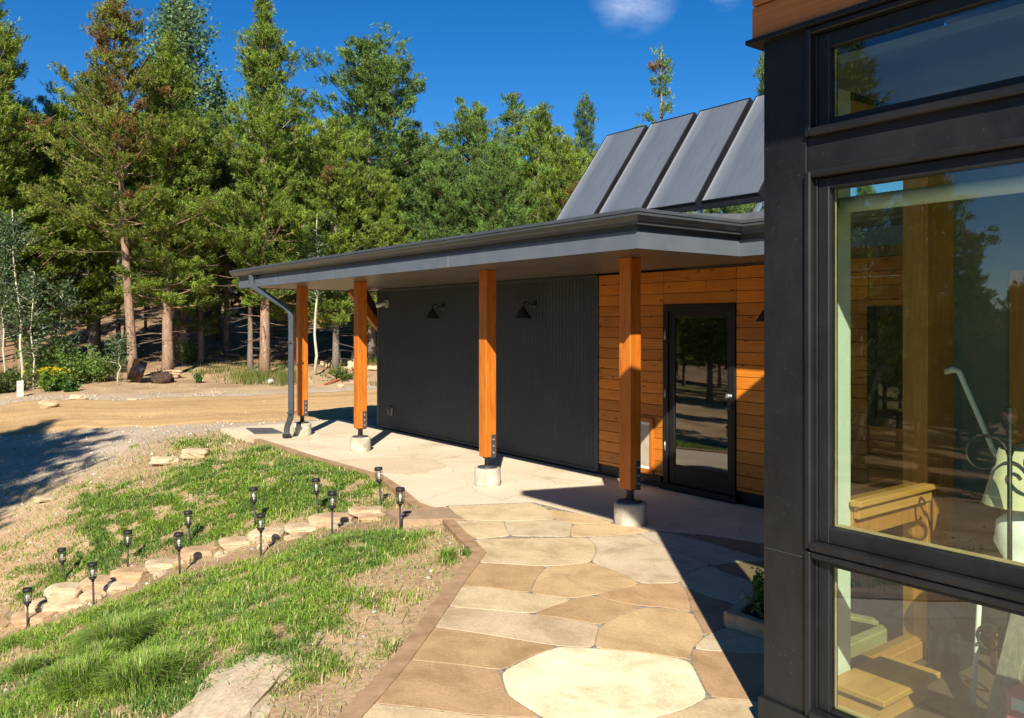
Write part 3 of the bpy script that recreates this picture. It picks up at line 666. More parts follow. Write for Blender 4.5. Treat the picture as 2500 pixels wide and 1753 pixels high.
# downspout
p0 = onX(615, 672, XF - .04); y0 = p0.y
a0 = Vector((XF - .045, y0, 2.64)); a1 = Vector((XF - .045, y0, 2.47)); 
bb = P(711, 13.15); b1 = Vector((bb.x, bb.y, 2.06)); b2 = Vector((bb.x, bb.y, .36)); ee = P(700, 13.35); b3 = Vector((ee.x - .02, ee.y - .05, .17)); b4 = Vector((b3.x, b3.y, .01))
def smooth_path(pts, r=.09, k=5):
    out = [pts[0]]
    for i in range(1, len(pts) - 1):
        p = pts[i]; a = (pts[i - 1] - p); b_ = (pts[i + 1] - p); ra = min(r, a.length * .45, b_.length * .45)
        A = p + a.normalized() * ra; B = p + b_.normalized() * ra
        for j in range(k + 1):
            t = j / k; out.append(A * (1 - t) ** 2 + p * 2 * t * (1 - t) + B * t * t)
    out.append(pts[-1]); return out
def rect_tube(pts, w, h, ref, mb=None, rib=None):
    mb = mb or MB(); rings = []
    for i, p in enumerate(pts):
        t = (pts[min(i + 1, len(pts) - 1)] - pts[max(i - 1, 0)]).normalized(); u = ref.cross(t).normalized(); v = t.cross(u)
        k = 1.0 if not rib else 1 + .05 * (i % 2)
        ch = .012; cs = [(-w / 2 + ch, -h / 2), (w / 2 - ch, -h / 2), (w / 2, -h / 2 + ch), (w / 2, h / 2 - ch), (w / 2 - ch, h / 2), (-w / 2 + ch, h / 2), (-w / 2, h / 2 - ch), (-w / 2, -h / 2 + ch)]
        rings.append([mb.bm.verts.new(p + (u * x + v * y) * k) for x, y in cs])
    for a, b_ in zip(rings[:-1], rings[1:]):
        for j in range(8): mb.bm.faces.new((a[j], a[(j + 1) % 8], b_[(j + 1) % 8], b_[j]))
    mb.bm.faces.new(rings[0][::-1]); mb.bm.faces.new(rings[-1]); return mb
ref = Vector((.6037, .797, 0))
M_SPOUT = noisy('downspout_paint', (.045, .055, .068), (.062, .073, .086), 6, .32, .05, 90)
ds = rect_tube(smooth_path([a0, a1, b1, b2, b3, b4], .12, 9), .085, .065, ref, rib=True).build('downspout', M_SPOUT, house)
s = L(MB()); q = b4 - house.location; s.box((q.x - .055, q.y - .055, 0.0), (q.x + .055, q.y + .055, .065), .008); s.build('boot', M_IRON, ds)
for z in (.42, 1.55):
    s = L(MB()); q = Vector((b1.x, b1.y, z)) - house.location; s.box((q.x - .05, q.y - .045, z - .015), (q.x + .05, q.y + .045, z + .015), .003); s.build('strap', M_SPOUT, ds)
# knee brace of the far gable
kb = MB(); kb.obox((6.72, 13.75, 2.46), (7.35, 13.75, 1.72), .14, .10, .006, up=(0, 1, 0)); kb.build('knee_brace', M_POST, house)
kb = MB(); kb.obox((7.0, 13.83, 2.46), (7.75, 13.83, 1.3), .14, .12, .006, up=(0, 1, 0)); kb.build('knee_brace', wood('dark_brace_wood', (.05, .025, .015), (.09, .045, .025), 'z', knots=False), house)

# posts and piers
YP = [13.02, 10.9, 7.7, 5.42]; XP = 5.48
plab = ['orange timber post beside the downspout at the far end of the eave', 'orange timber post second from the far end, between the downspout post and the lamp wall', 'orange timber post in front of the corrugated wall between the two wall lamps', 'nearest orange timber post, half in shade under the eave corner by the pet door']
pil = ['round concrete pier beside the downspout, farthest of the four', 'round concrete pier second farthest, under the post left of the corrugated wall', 'round concrete pier in full sun under the post between the two wall lamps', 'round concrete pier half in shade, under the post nearest the glass door']
def make_post():
    r = thing('timber_post', (0, 0, 0), '', 'post', 'timber posts under the eave'); h = .0725
    s = L(MB()); s.box((-h, -h, .325), (h, h, 2.462), .006); s.build('shaft', M_POST, r)
    s = L(MB()); s.box((.0, -h - .007, .315), (.06, -h + .001, .58), .0015); s.build('side_plate', M_PLATE, r)
    for z in (.375, .45, .525):
        s = L(MB()); s.lathe([(0, 0), (.013, 0), (.013, .007), (.007, .009), (.007, .018), (0, .02)], 6, smooth=False)
        s.bm.transform(Matrix.Translation((.03, -h - .007, z)) @ Matrix.Rotation(math.pi / 2, 4, 'X')); s.build('bolt', M_ZINC, r)
    s = L(MB()); s.lathe([(0, .213), (.035, .213), (.035, .31), (.06, .312), (.06, .325), (0, .325)], 16); s.build('standoff', M_PLATE, r)
    s = L(MB()); s.lathe([(0, .199), (.115, .199), (.115, .209), (.05, .215), (.045, .225), (0, .225)], 28); s.build('base_plate', M_PLATE, r)
    return r
def make_pier():
    r = thing('concrete_pier', (0, 0, 0), '', 'pier', 'concrete piers carrying the eave posts')
    s = L(MB()); pr = [(0, -.05), (.150, -.05), (.151, .03), (.1505, .1), (.151, .105), (.149, .18), (.143, .196), (.12, .1985), (0, .1985)]
    s.lathe(pr, 40)
    for v_ in s.bm.verts: v_.co.x *= 1 + .012 * mnoise.noise(v_.co * 14)
    s.build('cylinder', M_CONC, r); return r
p_, q_ = make_post(), make_pier()
for i, y in enumerate(YP):
    a = p_ if i == 0 else copy_tree(p_); b_ = q_ if i == 0 else copy_tree(q_)
    a.location = (XP, y, 0); b_.location = (XP, y, 0); b_.rotation_euler.z = i * 1.7
    a['label'] = plab[i]; b_['label'] = pil[i]

# wall lamps
def make_sconce():
    r = thing('wall_lamp', (0, 0, 0), '', 'wall lamp', 'barn style lamps on the house wall')
    s = L(MB()); s.lathe([(0, 0), (.062, 0), (.062, .012), (.03, .025), (0, .026)], 24); s.bm.transform(Matrix.Rotation(-math.pi / 2, 4, 'Y')); s.build('backplate', M_IRON, r)
    s = L(MB()); s.tube(smooth_path([Vector((-.02, 0, 0)), Vector((-.10, 0, .01)), Vector((-.20, 0, .06)), Vector((-.25, 0, .0)), Vector((-.25, 0, -.05))], .05, 6), .011, 10); s.build('arm', M_IRON, r)
    s = L(MB()); s.lathe([(.02, -.03), (.034, -.035), (.036, -.075), (.06, -.085), (.075, -.12), (.13, -.205), (.133, -.215), (.126, -.214), (.07, -.125), (.03, -.09), (0, -.085)], 28, c=(-.25, 0, 0)); s.build('shade', M_IRON, r)
    s = L(MB()); s.lathe([(0, -.09), (.02, -.1), (.03, -.14), (.02, -.165), (0, -.172)], 16, c=(-.25, 0, 0)); s.build('bulb', M_WHITE, r)
    return r
w_ = make_sconce()
for i, (y, z, lb) in enumerate(((10.95, 2.11, 'black barn wall lamp on the corrugated wall left of the middle post'), (8.65, 2.10, 'black barn wall lamp on the corrugated wall near the orange boards'), (4.82, 2.05, 'black barn wall lamp on the orange boards, half hidden by the black column'))):
    a = w_ if i == 0 else copy_tree(w_); a.location = (XW - .022, y, z); a['label'] = lb; a.scale = (.85, .85, .85)
# camera and socket box
sc = thing('security_camera', (XW - .03, 12.76, 2.2), 'small white security camera high on the far end of the corrugated wall', 'camera')
s = L(MB()); s.box((-.03, -.055, -.07), (.0, .055, .06), .006); s.build('mount', M_GREYP, sc)
s = L(MB()); s.tube([(-.03, 0, 0), (-.09, 0, -.01)], .012); s.build('joint', M_WHITE, sc)
s = L(MB()); s.tube([(-.05, .02, .0), (-.19, .05, -.05)], [.034, .03], 14); s.build('body', M_WHITE, sc)
ob = thing('socket_box', (XW - .02, 12.62, .33), 'small grey weatherproof socket box low on the corrugated wall', 'socket')
s = L(MB()); s.box((-.05, -.05, -.07), (.0, .09, .07), .012); s.build('box', M_GREYP, ob)
s = L(MB()); s.box((-.085, -.045, -.062), (-.0505, .03, .062), .012); s.build('cover', M_PLATE, ob)
gr = thing('drain_plate', G(642, 1052), 'flat dark metal plate lying on the patio beside the downspout foot', 'plate')
c4 = [G(600, 1046), G(664, 1046), G(692, 1058), G(622, 1060)]
s = MB(); s.prism([(p.x, p.y) for p in c4], .001, .012); s.build('sheet', noisy('mat_grey', (.07, .072, .078), (.11, .112, .118), 8, .6, .3, 60), gr)

# solar collectors
M_PV = None
m, nt, b = mat('collector_glass'); v = coords(nt, (1, 1, 1))
wv = N(nt, 'ShaderNodeTexNoise', Scale=2.2, Detail=5, Roughness=.6); nt.links.new(coords(nt, (1, 9, .4)), wv.inputs['Vector'])
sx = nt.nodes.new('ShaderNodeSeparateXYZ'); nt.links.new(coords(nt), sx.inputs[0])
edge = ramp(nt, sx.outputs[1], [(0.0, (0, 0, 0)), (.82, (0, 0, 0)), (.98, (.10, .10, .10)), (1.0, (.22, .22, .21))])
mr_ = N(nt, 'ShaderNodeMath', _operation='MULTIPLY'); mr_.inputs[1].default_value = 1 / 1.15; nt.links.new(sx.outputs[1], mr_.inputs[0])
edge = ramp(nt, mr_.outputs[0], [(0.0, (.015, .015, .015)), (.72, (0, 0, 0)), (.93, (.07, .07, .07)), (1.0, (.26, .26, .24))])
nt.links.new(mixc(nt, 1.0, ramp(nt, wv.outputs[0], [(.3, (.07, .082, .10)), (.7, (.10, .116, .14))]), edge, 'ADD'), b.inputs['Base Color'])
b.inputs['Roughness'].default_value = .33; b.inputs['Specular IOR Level'].default_value = .8; b.inputs['Sheen Weight'].default_value = .35; b.inputs['Sheen Roughness'].default_value = .4
M_PV = m
XB, ZB_, XT_, ZT_ = 10.8, 3.84, 12.3, 5.85
sl = Vector((XT_ - XB, 0, ZT_ - ZB_)); Ls = sl.length; sd = sl.normalized(); sn = Vector((-sd.z, 0, sd.x))
def make_panel():
    r = thing('solar_panel', (0, 0, 0), '', 'solar panel', 'solar collectors in a tilted row on the roof')
    Mx = Matrix(((sd.x, 0, sn.x, 0), (sd.y, 1, sn.y, 0), (sd.z, 0, sn.z, 0), (0, 0, 0, 1)))
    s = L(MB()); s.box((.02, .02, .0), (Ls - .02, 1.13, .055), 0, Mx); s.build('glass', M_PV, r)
    s = L(MB()); w = 1.15
    for lo, hi in (((0, 0, -.13), (Ls, .022, .062)), ((0, w - .022, -.13), (Ls, w, .065)), ((0, .022, -.13), (.022, w - .022, .065)), ((Ls - .022, .022, -.13), (Ls, w - .022, .065))): s.box(lo, hi, .002, Mx)
    s.build('frame', M_BLACK, r); return r
sp_ = make_panel()
lbs = ['solar collector at the far left end of the roof row, against the pines', 'second solar collector from the left on the roof', 'third solar collector from the left on the roof, above the eave corner', 'fourth solar collector from the left, its lower edge clear of the eave', 'solar collector mostly hidden by the black column, a sliver at the right of the row']
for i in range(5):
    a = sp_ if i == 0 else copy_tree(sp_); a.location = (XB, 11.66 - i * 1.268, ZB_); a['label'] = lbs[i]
rk = thing('panel_rack', (XB, 9, 3.2), 'galvanised strut rack holding the row of solar collectors above the roof', 'rack')
s = MB(); s.box((XB - .09, 6.55, ZB_ - .10), (XB - .02, 12.9, ZB_ - .02), .003); s.box((XT_ - .1, 6.6, ZT_ - .25), (XT_ - .02, 12.9, ZT_ - .17), .003); s.build('rail', M_BLACK, rk)
for y in (7.83, 9.1, 10.37, 11.63):
    s = MB(); s.obox((XB, y, ZB_ - .08), (XB - .5, y + .0, roofz(XB - .5)), .06, .06); s.build('strut', M_ZINC, rk)
    s = MB(); s.obox((XT_ - .03, y, ZT_ - .2), (XT_ + .2, y, roofz(XT_)), .04, .04); s.build('strut', M_ZINC, rk)

# ---------------------------------------------------------------- the glazed wing at the right
X0, Y0 = 3.2, 2.31
wing = thing('sunroom', (X0, 0, 0), 'black trimmed glazed sunroom with a corner column and orange boards above, closest to the camera', 'sunroom')
def zx(px, py): return onX(px, py, X0).z
zA = zx(1866, 100)      # underside of the boards
zB0 = zx(2014, 287); zTb = zx(1968, 337); zMt = zx(1966, 421); zMg = zx(2017, 459); zMb = zx(2018, 1290); zSt = zx(1974, 1321); zSb = zx(1974, 1343); zLg = zx(2022, 1386); zLb = zx(2022, 1741)
ycol = onX(1968, 800, X0).y; yg = onX(2018, 800, X0).y; YE = -2.4
jz = zx(1866, 1336)
s = MB(); s.box((X0, ycol, zA - .02 - 0), (X0 + .30, Y0, zA), 0); s.bm.clear()
s.box((X0, ycol, .14), (X0 + .14, Y0, jz - .0015), .002); s.box((X0, ycol, jz + .0015), (X0 + .14, Y0, zA - .004), .002); s.build('corner_column', M_BLACK, wing)
MB().box((X0 + .001, ycol + .001, jz - .0013), (X0 + .13, Y0 - .001, jz + .0013)).build('column_joint', M_PLATE, wing)
MB().box((X0 - .02, YE, -.02), (X0 + .14, Y0 + .018, .138), .003).build('baseboard', M_BLACK, wing)
MB().box((X0 + .006, YE, zMt), (X0 + .14, ycol - .001, zTb), .001).build('beam', M_BLACK, wing)
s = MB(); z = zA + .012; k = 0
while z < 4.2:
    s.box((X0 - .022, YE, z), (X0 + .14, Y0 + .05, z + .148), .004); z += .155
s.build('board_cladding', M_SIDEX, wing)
MB().box((X0 - .045, YE, zA - .012), (X0 + .14, Y0 + .07, zA + .010), .002).build('drip_edge', M_BLACK, wing)
rn = random.Random(3)
for i in range(26):
    if i < 17: y, z, ex = (ycol + .03 if i % 2 else Y0 - .03) + rn.uniform(-.012, .012), .25 + (i // 2) * .33 + rn.uniform(-.03, .03), X0
    else: y, z, ex = ycol - .08 - (i - 17) * .13, rn.uniform(zMt + .03, zTb - .03), X0 + .006
    s = MB(); s.lathe([(.0018, 0), (0, .0007)], 7); s.bm.transform(Matrix.Translation((ex - .0002, y, z)) @ Matrix.Rotation(-math.pi / 2, 4, 'Y')); s.build('nail_head', M_PLATE, wing)

def window(zo0, zo1, zg0, zg1, name='window'):
    """outer moulding zo0..zo1, glass zg0..zg1"""
    s = MB(); ym = ycol - .002
    for lo, hi in (((X0 - .022, ym - .030, zo0), (X0 + .1, ym, zo1)), ((X0 - .022, YE, zo1 - .028), (X0 + .1, ym - .030, zo1)), ((X0 - .030, YE, zo0 - .004), (X0 + .1, ym - .028, zo0 + .032))): s.box(lo, hi, .006)
    s.box((X0 + .012, ym - .044, zo0 + .034), (X0 + .1, ym - .0305, zo1 - .029), .002)
    w = s.build(name, M_BLACK, wing)
    s = L(MB()); f0 = .018
    for lo, hi in (((f0, yg + .0, zo0 + .033), (.09, ym - .0445, zo1 - .030)), ((f0, YE, zo0 + .033), (.09, yg, zg0)), ((f0, YE, zg1), (.09, yg, zo1 - .030))): s.box(lo, hi, .004)
    s.build('frame', M_BLACK, w)
    s = L(MB()); s.box((.040, YE, zg0 - .005), (.046, yg + .004, zg1 + .005)); s.build('pane', M_GLASS, w)
    s = L(MB())
    for lo, hi in (((.066, yg - .002, zg0), (.074, yg + .002, zg1)), ((.066, YE, zg0 - .002), (.10, yg - .003, zg0 + .004))): s.box(lo, hi)
    s.build('glazing_bead', M_BEAD, w)
window(zTb + .002, zA - .014, zB0, zA - .11)
window(zSb + .01, zMt - .002, zMb, zMg)
window(.142, zSb - .0, zLb, zLg)
# roof of the wing, high edge towards the sun
TZ = 4.5; TX, TY = 5.44 - KX * TZ, 7.02 - KY * TZ
def rz2(x): return TZ + .18 - (x - TX) * .25
MB().prism([(TX, -4), (7.4, -4), (7.4, TY), (TX, TY)], lambda x: rz2(x) - .18, rz2).build('roof', M_ROOF, wing)
# side wall (faces the house) with its window; inner face white
xa, xb, xc = 3.74, 4.44, 4.62
YI = 2.20
s = MB(); s.box((X0 + .141, YI + .02, -.02), (xa - .002, Y0 - .001, 3.7)); s.box((xc + .12, YI + .02, -.02), (6.95, Y0 - .001, 3.3)); s.box((xa, YI + .02, 2.95), (xc + .118, Y0 - .001, 3.6)); s.build('side_wall', M_BLACK, wing)
s = MB(); s.box((X0 + .141, YI, .05), (xa - .002, YI + .018, 3.6)); s.build('reveal', M_WALLIN, wing)
s = MB(); s.box((X0 + .101, YI - .02, .05), (X0 + .14, YI + .018, 3.6)); s.build('corner_bead', M_WALLIN, wing)
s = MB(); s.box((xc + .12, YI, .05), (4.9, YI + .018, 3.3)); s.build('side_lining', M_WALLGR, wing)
s = MB()
for lo, hi in (((xb, YI - .03, .05), (xc + .118, Y0 - .004, 2.94)), ((xa - .001, YI - .012, .80), (xb - .001, Y0 - .004, .97)), ((xa - .001, YI - .012, 2.85), (xb - .001, Y0 - .004, 2.94)), ((xa - .001, YI - .012, .05), (xb - .001, Y0 - .004, .14)), ((xa, YI + .02, .97), (xa + .03, Y0 - .004, 2.85)), ((xa, YI + .02, .14), (xa + .03, Y0 - .004, .80))): s.box(lo, hi, .004)
sw = s.build('side_window', M_TRIMW, wing)
s = L(MB()); s.box((xa - .03 - X0, YI - .07, .965), (xb + .05 - X0, YI - .012, .995), .004); s.box((xa - .0 - X0, YI - .045, .90), (xb + .02 - X0, YI - .013, .965), .004); s.build('sill', M_BENCH, sw)
s = L(MB()); s.box((xa + .03 - X0, YI + .05, .97), (xb - X0, YI + .056, 2.85)); s.box((xa + .03 - X0, YI + .05, .14), (xb - X0, YI + .056, .80)); s.build('pane', M_GLASSS, sw)
# inside: back wall, ceiling, floor
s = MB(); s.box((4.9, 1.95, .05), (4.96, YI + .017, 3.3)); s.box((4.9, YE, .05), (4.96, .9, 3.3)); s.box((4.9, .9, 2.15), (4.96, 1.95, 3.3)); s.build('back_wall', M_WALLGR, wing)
s = MB(); s.box((4.87, 1.80, .05), (4.95, 1.94, 2.14), .004); s.box((4.87, .92, .05), (4.95, 1.06, 2.14), .004); s.box((4.87, 1.06, 2.0), (4.95, 1.80, 2.14), .004); s.build('inner_door_casing', M_TRIMW, wing)
MB().box((4.93, 1.06, .05), (4.97, 1.80, 2.0)).build('inner_door', M_DARK, wing)
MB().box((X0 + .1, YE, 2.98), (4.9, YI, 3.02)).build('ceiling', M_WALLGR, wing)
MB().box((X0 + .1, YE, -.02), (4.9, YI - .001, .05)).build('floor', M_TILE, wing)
s = MB(); s.box((X0 - .02, YE - .15, -.1), (7, YE - .001, 3.8)); s.box((X0, -3.9, -.1), (7, YE - .16, 3.4)); s.build('end_wall', M_BLACK, wing)

# things in the sunroom
wp = thing('wooden_step', (3.9, 2.0, .05), 'pale varnished wooden steps on the floor inside the sunroom, under the side window', 'step')
s = MB(); s.box((3.50, 1.90, .15), (4.02, 2.18, .180), .004); s.build('tread', M_BENCH, wp)
s = MB(); s.box((3.53, 1.94, .051), (3.97, 2.17, .149)); s.build('riser', M_BENCH, wp)
bx = thing('speaker_box', (4.62, 1.9, .05), 'black upright speaker box on the sunroom floor by the back wall', 'speaker')
s = MB(); s.box((4.38, 1.98, .051), (4.56, 2.14, .46), .006); s.build('cabinet', M_IRON, bx)
s = MB(); s.lathe([(0, 0), (.06, 0), (.07, .006), (.055, .012), (.02, .004), (0, .006)], 20); s.bm.transform(Matrix.Translation((4.379, 2.06, .3)) @ Matrix.Rotation(-math.pi / 2, 4, 'Y')); s.build('cone', M_PLATE, bx)
fl = thing('floor_lamp', (4.05, 1.42, .05), 'black wrought iron floor lamp stand with scrolls behind the large pane', 'floor lamp')
fx0, fy0 = 4.02, 1.597
s = MB(); s.tube([(fx0, fy0, .06), (fx0, fy0, 1.47)], .011, 8); s.lathe([(0, .05), (.13, .05), (.12, .065), (.03, .08), (0, .08)], 24, c=(fx0, fy0, 0)); s.build('stand', M_IRON, fl)
def scroll(cx, cy, cz, sgn, r0=.11, turns=1.4):
    pts = []
    for i in range(26):
        t = i / 25; a = t * turns * 2 * math.pi; r = r0 * (1 - .8 * t)
        pts.append((cx + 0, cy + sgn * (r0 - r * math.cos(a)), cz + r * math.sin(a)))
    return pts
for sg in (-1, 1):
    s = MB(); s.tube(scroll(fx0, fy0, 1.24, sg), .008, 6); s.build('scroll', M_IRON, fl)
    s = MB(); s.tube(scroll(fx0, fy0, .40, sg, .08), .008, 6); s.build('scroll', M_IRON, fl)
tl = thing('table_lamp', (4.3, 1.3, .7), 'cream shaded table lamp with a pale round base behind the large pane', 'table lamp')
lx, ly = 4.22, 1.64
s = MB(); s.lathe([(.15, 1.0), (.08, 1.26), (.075, 1.26), (.145, 1.0)], 28, c=(lx, ly, 0)); s.build('lamp_shade', noisy('shade_cloth', (.60, .54, .36), (.68, .61, .42), 8, .8, .1, 90), tl)
s = MB(); s.lathe([(0, .70), (.07, .70), (.05, .72), (.10, .82), (.09, .92), (.02, .98), (.012, 1.05), (0, 1.05)], 24, c=(lx, ly, 0)); s.build('base', M_WHITE, tl)
tb = thing('side_table', (4.2, 1.4, .05), 'round off-white side table carrying the cream shaded lamp', 'table')
s = MB(); s.lathe([(0, .675), (.24, .675), (.25, .685), (.24, .698), (0, .698)], 36, c=(4.24, 1.66, 0)); s.build('tabletop', M_WHITE, tb)
for a in range(3):
    s = MB(); an = a * 2.094 + .4; s.tube([(4.24 + .16 * math.cos(an), 1.66 + .16 * math.sin(an), .674), (4.24 + .2 * math.cos(an), 1.66 + .2 * math.sin(an), .052)], .012, 8); s.build('leg', M_WHITE, tb)
ch = thing('armchair', (4.5, 1.55, .05), 'grey upholstered armchair with a curved back behind the large sunroom pane', 'armchair')
M_UPH = noisy('grey_upholstery', (.22, .22, .18), (.30, .30, .25), 12, .9, .3, 150)
s = MB(); s.box((4.50, 1.42, .30), (4.84, 1.92, .50), .04); s.build('seat', M_UPH, ch)
s = MB(); s.box((4.72, 1.40, .50), (4.86, 1.94, .98), .05); s.build('backrest', M_UPH, ch)
for a_, b_ in ((4.54, 1.46), (4.54, 1.88), (4.78, 1.46), (4.78, 1.88)):
    s = MB(); s.tube([(a_, b_, .30), (a_, b_, .052)], [.02, .013], 8); s.build('leg', M_TRIMW, ch)
pk = thing('weathered_board', (3.7, 1.35, .05), 'weathered grey wooden board leaning inside the lower pane', 'board')
s = MB(); q1 = PD(2425, 1753, 3.5); q1.z = .07; s.obox(q1, PD(2505, 1480, 3.62), .10, .03, .004); s.build('plank', wood('grey_wood', (.16, .14, .12), (.32, .29, .25), 'z', rough=.8), pk)
bx2 = thing('small_carton', (3.5, 1.24, .05), 'small pink and white carton inside the lower pane at the right edge', 'carton')
s = MB(); s.box((3.69, 1.38, .051), (3.79, 1.48, .33), .003); s.build('carton', noisy('pink_card', (.62, .12, .2), (.7, .2, .28), 8, .6, 0), bx2)
s = MB(); s.box((3.687, 1.41, .26), (3.69, 1.46, .31)); s.build('label_patch', M_WHITE, bx2)
wpo = thing('sun_strip_tube', PD(2338, 904, 4.35), 'white tube standing in for slanting sunlight behind the large pane left of the iron scroll', 'sunlight strip')  # tube added to draw the slanting strip of sunlight inside the room
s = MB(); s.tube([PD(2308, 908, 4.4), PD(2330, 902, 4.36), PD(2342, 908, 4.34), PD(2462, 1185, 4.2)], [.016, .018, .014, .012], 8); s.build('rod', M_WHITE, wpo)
rb = thing('roller_blind', (3.4, 0, 2.4), 'rolled white blind across the top of the large pane', 'blind')
s = MB(); s.tube([(3.385, YE + .1, zMg - .055), (3.385, YI - .06, zMg - .055)], .035, 14); s.build('roll', M_WALLIN, rb)

# ---------------------------------------------------------------- planter beside the column
pc = [G(1768, 1500), G(1830, 1424)]
pl = thing('planter', (4.25, 3.0, 0), 'low tan stone planter of flowers on the patio beside the black column', 'planter')
M_PLANT = noisy('planter_stone', (.36, .24, .13), (.50, .36, .21), 5, .85, .3, 50)
q0 = G(1800, 1541); qa = G(1773, 1500); x_l = 3.98; y_n = 2.62
A = Vector((4.02, 3.17, 0)); 
# four stone sides around soil
pa, pb = Vector((4.10, 3.18, 0)), Vector((4.44, 3.31, 0)); pd = Vector((4.10, 2.5, 0)); pc_ = Vector((4.70, 2.5, 0))
for (u_, v_) in ((pa, pb), (pa, pd), (pd, pc_), (pb, pc_)):
    s = MB(); dv = (v_ - u_).normalized(); s.obox((u_.x - dv.x * .05, u_.y - dv.y * .05, .046), (v_.x + dv.x * .045, v_.y + dv.y * .045, .046 + .0015 * (u_ is pa)), .07, .094, .008); s.build('side_stone', M_PLANT, pl)
s = MB(); s.prism([(4.13, 3.15), (4.13, 2.55), (4.65, 2.55), (4.42, 3.24)], .01, .07); s.build('soil', noisy('soil', (.02, .015, .01), (.05, .035, .02), 20, .95, .6, 40), pl)

# ---------------------------------------------------------------- rocks
def rock_mesh(seed, flat=.0, sub=3, rough=.16, box=.45, name='rock'):
    bm = bmesh.new(); bmesh.ops.create_cube(bm, size=2.0); bmesh.ops.subdivide_edges(bm, edges=bm.edges, cuts=sub + 1, use_grid_fill=True)
    o = Vector((seed * 3.1, seed * 1.7, seed * .9))
    for v in bm.verts:
        p = v.co.copy(); sph = p.normalized() * 1.25; q = p.lerp(sph, 1 - box)
        q += q.normalized() * (mnoise.noise(q * 1.1 + o) * rough * 2 + mnoise.noise(q * 3.3 + o) * rough * .7)
        q.z += mnoise.noise(Vector((0, 0, q.z * 5)) + o) * .08
        v.co = q * .5
    me = D.meshes.new(name); bmesh.ops.recalc_face_normals(bm, faces=bm.faces); bm.to_mesh(me); bm.free()
    if flat < .5: me.polygons.foreach_set('use_smooth', [True] * len(me.polygons))
    return me
def sandstone(name, c1, c2):
    m, nt, b = mat(name); n1 = N(nt, 'ShaderNodeTexNoise', Scale=1.8, Detail=8, Roughness=.65); nt.links.new(coords(nt, (1, 1, 1.5)), n1.inputs['Vector'])
    oi = nt.nodes.new('ShaderNodeObjectInfo')
    col = ramp(nt, n1.outputs[0], [(.3, c1), (.7, c2)]); col = mixc(nt, .8, col, ramp(nt, oi.outputs['Random'], [(0, (.85, .68, .55)), (.5, (1, .97, .92)), (1, (1.12, 1.12, 1.1))]), 'MULTIPLY')
    n2 = N(nt, 'ShaderNodeTexNoise', Scale=14, Detail=8, Roughness=.7); nt.links.new(coords(nt, (1, 1, 2)), n2.inputs['Vector'])
    col = mixc(nt, .8, col, ramp(nt, n2.outputs[0], [(.35, (.72, .66, .6)), (.65, (1.08, 1.08, 1.08))]), 'MULTIPLY')
    nt.links.new(col, b.inputs['Base Color']); b.inputs['Roughness'].default_value = .9; b.inputs['Specular IOR Level'].default_value = .2; bump(nt, b, n2.outputs[0], .6, .02); return m
M_SAND = sandstone('sandstone', (.46, .34, .21), (.72, .62, .46))
def slab_mesh(seed):
    r = random.Random(seed); bm = bmesh.new(); vs = []
    for zz in (-1, -.25, .55, 1):
        for i in range(9):
            a = i * 2 * math.pi / 9 + r.uniform(-.22, .22); ca, sa = math.cos(a), math.sin(a); m_ = max(abs(ca), abs(sa)); k_ = (1 / m_) ** .75 * r.uniform(.82, 1.04) * (.93 if abs(zz) == 1 else 1)
            vs.append(bm.verts.new((ca * k_ * .5, sa * k_ * .5, zz * .5 + r.uniform(-.07, .07))))
    res = bmesh.ops.convex_hull(bm, input=vs); bmesh.ops.delete(bm, geom=[v for v in res['geom_interior'] if isinstance(v, bmesh.types.BMVert)], context='VERTS')
    bmesh.ops.bevel(bm, geom=list(bm.edges), offset=.02, segments=1, affect='EDGES'); bmesh.ops.triangulate(bm, faces=bm.faces[:]); bmesh.ops.subdivide_edges(bm, edges=bm.edges[:], cuts=2)
    for v in bm.verts: v.co += v.co.normalized() * mnoise.noise(v.co * 6 + Vector((seed, 0, 0))) * .03
    me = D.meshes.new('stone'); bmesh.ops.recalc_face_normals(bm, faces=bm.faces); bm.to_mesh(me); bm.free(); return me
RK = [slab_mesh(i + 61) for i in range(6)] + [rock_mesh(i + 21, box=.45, rough=.22, flat=1) for i in range(4)]
for r_ in RK: r_.materials.append(M_SAND)
def place_rock(name, px0, py0, px1, py1, d, label, cat, group, dep=.27, k=None, zz=None):
    c = (px0 + px1) / 2; w = (px1 - px0) / FPX * d; h = max(.05, ((py1 - py0) / FPX * d) * 1.0)
    v = PD(c, (py0 + py1) / 2, d); i = rnd.randrange(6) if name == 'stair_stone' else 6 + rnd.randrange(4)
    o = D.objects.new(name, RK[i]); COL.objects.link(o)
    o.location = (v.x, v.y, v.z + (.04 if d > 8 else .02) * (name == 'stair_stone')); o.scale = (w * 1.0, dep, h * .88) if name == 'stair_stone' else (w * 1.2, dep, h * .9); o.rotation_euler = (rnd.uniform(-.05, .05), rnd.uniform(-.04, .04), -YAW + rnd.uniform(-.12, .12))
    tag(o, label, cat, group); return o
r3 = lambda x, y: (x / 2.1386, 1000 + y / 2.1386); r4 = lambda x, y: (500 + x / 2.1386, 1000 + y / 2.1386)
